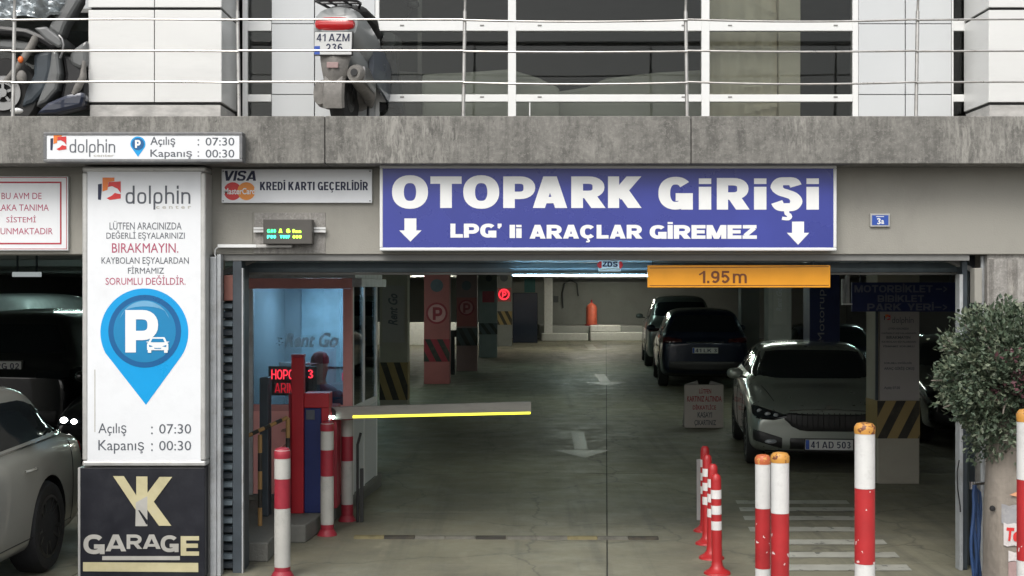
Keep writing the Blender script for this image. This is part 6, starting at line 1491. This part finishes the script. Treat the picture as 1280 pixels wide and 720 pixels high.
    mb = MB(); mb.box(-.15, .15, -.0515, -.03, .525, .705); mb.build('plate_holder', 'trim', t, raw=True)
    def line(s_, x0, x1, z0, z1):
        polys = lettering(s_, s=.17, h=.14, wf=.74, track=.13, space=.25); xs = [q for p_, k in polys for q, _ in p_]; A, Bx = min(xs), max(xs); mb = MB()
        for p_, k in polys: mb.add([(x0 + (q - A) / (Bx - A) * (x1 - x0), -.0635 - .0004 * k, z0 + w * (z1 - z0)) for q, w in p_], [tuple(range(len(p_)))])
        mb.build('plate_text', 'navyink', pl, raw=True)
    if name == 'scooter': line('41 AZM', -.128, .128, .630, .687); line('236', -.055, .075, .553, .613)
    mb = MB(); mb.add([(-.143, -.0628, .532), (-.10, -.0628, .532), (-.10, -.0628, .595), (-.143, -.0628, .595)], [(0, 1, 2, 3)]); mb.build('plate_strip', 'eu', pl, raw=True)
    mb = MB(); mb.tube([(-.12, .55, .22), (-.15, .45, .01), (-.19, .45, .008)], .011, 8); mb.tube([(.12, .55, .22), (.14, .45, .01), (.18, .45, .008)], .011, 8); b(mb, 'centre_stand', 'trim')
    return t
scooter('scooter', 'grey scooter seen from behind with red tail light on the balcony', (X(417, 10.30), 10.28, 3.323), (0, R(1.5), R(-9)), 'plasticgrey', 'plasticblue')
# big dark motor scooter at the far left, broadside, nose to the left
def maxi():
    t = thing('motorcycle', 'big dark motorcycle with crumpled clear wrap at the top left of the balcony', 'motorcycle', (X(8, 10.5), 10.5, 3.323))
    Y0 = 10.42
    def P(px, py, y=0): return (X(min(px, 105), Y0), Y0 + y, Z(py, Y0))
    def prism(pts, y0, y1, nm, m_, par=None, bev=.02):
        mb = MB(); mb.prism([(X(min(a, 107), Y0), Z(b, Y0)) for a, b in pts], Y0 + y0, Y0 + y1, 'y'); return mb.build(nm, 'plasticdark' if m_ == 'plasticgrey' else m_, par or t, bevel=bev)
    r = .275; c = (X(2, Y0), Y0 + .10, 3.324 + r)
    mb = MB(); mb.lathe([(r * .66, -.05), (r * .93, -.055), (r, -.03), (r, .03), (r * .93, .055), (r * .66, .05)], c, 36, 'y'); wh = mb.build('wheel', 'tyre', t, smooth=True)
    mb = MB(); mb.lathe([(r * .70, -.045), (r * .64, -.05), (r * .6, -.02), (.05, -.01), (.04, .01), (r * .6, .02), (r * .70, .045)], c, 36, 'y'); mb.build('rim', 'rimdark', wh, smooth=True)
    mb = MB(); mb.lathe([(.135, -.075), (.135, -.068), (.07, -.068), (.07, -.075)], c, 36, 'y', cap=False)
    for k in range(5): a = R(72 * k + 20); mb.bar((c[0] + .03 * math.cos(a), c[1] - .07, c[2] + .03 * math.sin(a)), (c[0] + .08 * math.cos(a), c[1] - .07, c[2] + .08 * math.sin(a)), .02, .008, (0, 1, 0))
    mb.lathe([(.035, -.09), (.03, -.06)], c, 16, 'y'); mb.build('brake_disc', 'rim', wh, smooth=True)
    mb = MB(); mb.tube([P(47, 46, -.02), P(38, 62, -.02), P(24, 84, -.02), P(8, 103, -.02)], [.03, .03, .026, .022], 12); mb.build('fork', 'engine', t, smooth=True)
    mb = MB(); mb.blob(P(29, 76, -.055), .022, .015, .026, 14, 8); mb.build('reflector', 'orange', t, smooth=True)
    mb = MB(); mb.blob(P(30, 98, -.05), .04, .035, .055, 12, 8); mb.build('brake_caliper', 'engine', t, smooth=True)
    prism([(-30, 54), (-10, 48), (15, 48), (38, 52), (44, 58), (34, 66), (18, 63), (-8, 60), (-30, 66)], .02, .18, 'front_mudguard', 'plasticgrey', bev=.025)
    prism([(-40, 36), (0, 32), (35, 36), (60, 46), (76, 58), (66, 63), (48, 52), (30, 46), (0, 44), (-40, 46)], -.04, .26, 'nose_fairing', 'trim', bev=.03)
    prism([(44, 36), (60, 34), (80, 50), (82, 58), (76, 62), (60, 52)], -.05, .28, 'side_fairing', 'plasticgrey', bev=.02)
    prism([(64, 62), (73, 64), (76, 92), (72, 112), (58, 128), (44, 134), (50, 118), (58, 100), (62, 82)], -.01, .24, 'leg_shield', 'plasticgrey', bev=.025)
    prism([(40, 66), (64, 62), (62, 90), (55, 112), (40, 128), (24, 134), (30, 112), (40, 92)], .02, .22, 'inner_panel', 'darksteel', bev=.03)
    prism([(74, 66), (92, 70), (104, 92), (112, 104), (112, 132), (60, 142), (54, 134), (72, 120), (78, 92)], .05, .22, 'floor_tunnel', 'trim', bev=.03)
    prism([(84, 66), (92, 58), (107, 48), (107, 82), (98, 86), (86, 80)], .03, .2, 'seat_fairing', 'plasticgrey', bev=.03)
    prism([(60, 128), (84, 118), (106, 114), (112, 122), (104, 134), (70, 142), (44, 143)], -.02, .12, 'engine_guard', 'paintdark', bev=.03)
    mb = MB(); mb.tube([P(106, 76, .0), P(104, 96, .0), P(97, 110, .0), P(92, 118, .0)], [.012, .028, .03, .02], 12); mb.build('exhaust', 'engine', t, smooth=True)
    mb = MB(); mb.tube([P(77, 46, -.06), P(81, 50, -.065), P(83, 58, -.065), P(81, 68, -.06), P(78, 74, -.05)], .008, 8); mb.build('lever', 'rim', t, smooth=True)
    prism([(98, 0), (100, -30), (86, -30), (76, 4), (62, 24), (56, 34), (66, 42), (74, 46), (80, 30)], .04, .2, 'windscreen_strut', 'plasticgrey', bev=.03)
    # wrapped handlebar: a crumpled clear sheet
    mb = MB(); nu, nv = 46, 22; secs = []
    for i in range(nu + 1):
        u = i / nu; col = []
        for j in range(nv + 1):
            v = j / nv; px = -60 + 142 * u; py = -40 + (78 - 22 * u) * v + 0
            q = noise.noise(Vector((u * 7, v * 4, 0))) * .07 + noise.noise(Vector((u * 17, v * 10, 3))) * .035 + noise.noise(Vector((u * 34, v * 20, 5))) * .015
            col.append((X(px, Y0), Y0 - .08 + .14 * (abs(u - .5) * 2) ** 2 + q + .1 * (v - .5) ** 2, Z(py + q * 60, Y0)))
        secs.append(col)
    mb.loft(secs, cap=False, closed=False); o = mb.build('clear_wrap', 'cellophane', t); sd_ = o.modifiers.new('s', 'SOLIDIFY'); sd_.thickness = .004
    mb = MB(); mb.tube([P(-40, 20, .12), P(10, 12, .12), P(60, 16, .12)], .016, 8); mb.build('handlebar', 'trim', t, smooth=True)
    mb = MB(); mb.blob(P(28, 141, -.12), .05, .04, .022, 10, 6); tag(mb.build('crumpled_paper', 'letter', None), 'crumpled white scrap on the ledge below the big motorcycle', 'litter')
maxi()

# ================================================================== TREE AT THE RIGHT
TY = 9.05
t = thing('small_tree', 'small leafy tree with smooth pale trunk at the right edge of the entrance', 'tree', (X(1275, TY), TY + .2, 0))
tx = X(1279, TY)
random.seed(11)
prof = []
mb = MB(); secs = []
for k in range(15):
    z = k * .1; rr = .195 - .0015 * k + (.03 if k == 0 else 0); secs.append([(tx + .006 * math.sin(k * .8) + rr * math.cos(a) * (1 + .05 * math.sin(3 * a + k * .3)), TY + .2 + rr * math.sin(a), z) for a in [2 * math.pi * j / 28 for j in range(28)]])
mb.loft(secs); trunk = mb.build('trunk', 'bark', t, smooth=True)
mb = MB(); mb.lathe([(.02, .0), (.017, -.012), (.006, -.014)], (X(1246, TY), TY + .085, Z(638, TY)), 10, 'y'); mb.build('bark_knot', 'trim', trunk, smooth=True)
def wrap(px0, py0, px1, py1, m_, nm, off, par, poly=None):
    mb = MB(); n = 12; rr = .196 + off; vs = []
    zs = (Z(py1, TY), Z(py0, TY))
    a0, a1 = [math.acos(max(-1, min(1, (X(p, TY) - tx) / rr))) for p in (px0, px1)]
    secs = [[(tx + (rr) * math.cos(lerp(a0, a1, i / n)), TY + .2 - rr * math.sin(lerp(a0, a1, i / n)), z + .006 * math.sin(i * 1.9 + z * 40)) for i in range(n + 1)] for z in zs]
    mb.loft(secs, cap=False, closed=False); return mb.build(nm, m_, par, smooth=True)
st = thing('trunk_sticker', 'worn grey and white sticker with red script on the tree trunk', 'sticker', (tx, TY, Z(720, TY)))
wrap(1255, 632, 1305, 656, 'sticker', 'sticker_piece', .003, st); wrap(1257, 655, 1305, 683, 'stickerwhite', 'sticker_piece', .005, st)
wrap(1262, 690, 1305, 702, 'stickerwhite', 'sticker_piece', .004, st); wrap(1262, 703, 1305, 722, 'stickerpink', 'sticker_piece', .003, st)
vs, fs = bfont_mesh('Teo', .05); xs = [v[0] for v in vs]; ys = [v[1] for v in vs]; mb = MB()
rr = .196 + .0085
def onT(px, py):
    x = X(px, TY); c = max(-1, min(1, (x - tx) / rr)); return (x, TY + .2 - rr * math.sqrt(max(0, 1 - c * c)), Z(py, TY))
for f in fs: mb.add([onT(1258.5 + (vs[i][0] - min(xs)) / (max(xs) - min(xs)) * 21 + (vs[i][1]) * 2, 677 - (vs[i][1] - min(ys)) / (max(ys) - min(ys)) * 17) for i in f], [tuple(range(len(f)))])
mb.build('lettering', 'logored', st)
mb = MB(); mb.add([onT(1263, 619), onT(1276, 622), onT(1279, 611)], [(0, 1, 2)]); mb.build('sticker_piece', mat('peach sticker', (.62, .30, .16), bump=0), st)
# limbs and leaves
cx, cy, cz = X(1270, TY), TY + .12, Z(476, TY)
mb = MB(); tips = []
for k in range(26):
    a = random.uniform(0, 2 * math.pi); el = random.uniform(-.5, 1.2); d = Vector((math.cos(a) * math.cos(el) * .56, math.sin(a) * math.cos(el) * .42, math.sin(el) * .52))
    p0 = Vector((tx, TY + .2, 1.36)); p1 = Vector((cx, cy, cz)) + d * .45; p2 = Vector((cx, cy, cz)) + d * .92
    mb.tube([p0, p1, p2], [.022, .012, .004], 6); tips.append(p2)
mb.build('limbs', 'bark', t, smooth=True)
def crown_r(dv):
    """uneven crown radius, as a factor of the ellipsoid"""
    n_ = noise.noise(dv * 2.2 + Vector((3, 1, 7))) * .26 + noise.noise(dv * 5 + Vector((1, 9, 2))) * .16
    return 1 + n_
clumps = []
while len(clumps) < 640:
    d = Vector((random.gauss(0, 1), random.gauss(0, 1), random.gauss(0, 1))).normalized(); rad = random.random() ** .45
    k = crown_r(d) * rad
    p = Vector((cx + .03 + d.x * .50 * k, cy + d.y * .38 * k, cz + d.z * .53 * k))
    if p.z < Z(587, TY) and random.random() < .8: continue
    # the crown narrows towards its lower left
    px = 640 + p.x / p.y * F; py = 360 - (p.z - HC) / p.y * F
    if py > 500 and px < 1175 + (py - 470) * .42: continue
    if px < 1174 or (px < 1222 and py < 432 - (px - 1174) * 1.0): continue
    clumps.append((p, d))
LM = {'leaf': MB(), 'leafdark': MB(), 'leafpale': MB(), 'leafred': MB()}
for (p, d) in clumps:
    kind = random.random(); red = abs(p.x - X(1262, TY)) < .12 and p.z < Z(440, TY) and p.z > Z(500, TY) and random.random() < .35
    for q in range(34):
        c = p + Vector((random.gauss(0, .036), random.gauss(0, .036), random.gauss(0, .034)))
        ax_ = (d * .8 + Vector((random.gauss(0, .6), random.gauss(0, .6), random.gauss(.15, .55)))).normalized(); sd2 = ax_.cross(Vector((random.gauss(0, 1), random.gauss(0, 1), random.gauss(0, 1)))).normalized(); up = sd2.cross(ax_)
        l_ = random.uniform(.026, .052); w_ = l_ * random.uniform(.22, .34)
        r_ = random.random(); key = 'leafred' if red and r_ < .5 else ('leafpale' if r_ < .22 + .2 * (kind > .7) else 'leafdark' if r_ > .72 else 'leaf')
        m_ = LM[key]; m_.add([c, c + ax_ * l_ * .45 + sd2 * w_ + up * w_ * .35, c + ax_ * l_, c + ax_ * l_ * .45 - sd2 * w_ + up * w_ * .35, c + ax_ * l_ * .5], [(0, 4, 1), (1, 4, 2), (2, 4, 3), (3, 4, 0)])
mb = MB(); mats = []
for i, (k, m_) in enumerate(LM.items()):
    mb.cur = i; mb.add(m_.v, m_.f); mats.append(k)
cr = mb.build('crown', mats, t); cr['kind'] = 'stuff'

# ---- all done: give repeated names to nothing else, clear leftovers
for o in bpy.data.objects:
    if o.type == 'EMPTY' and not o.children and 'label' in o.keys(): print('EMPTY THING', o.name)
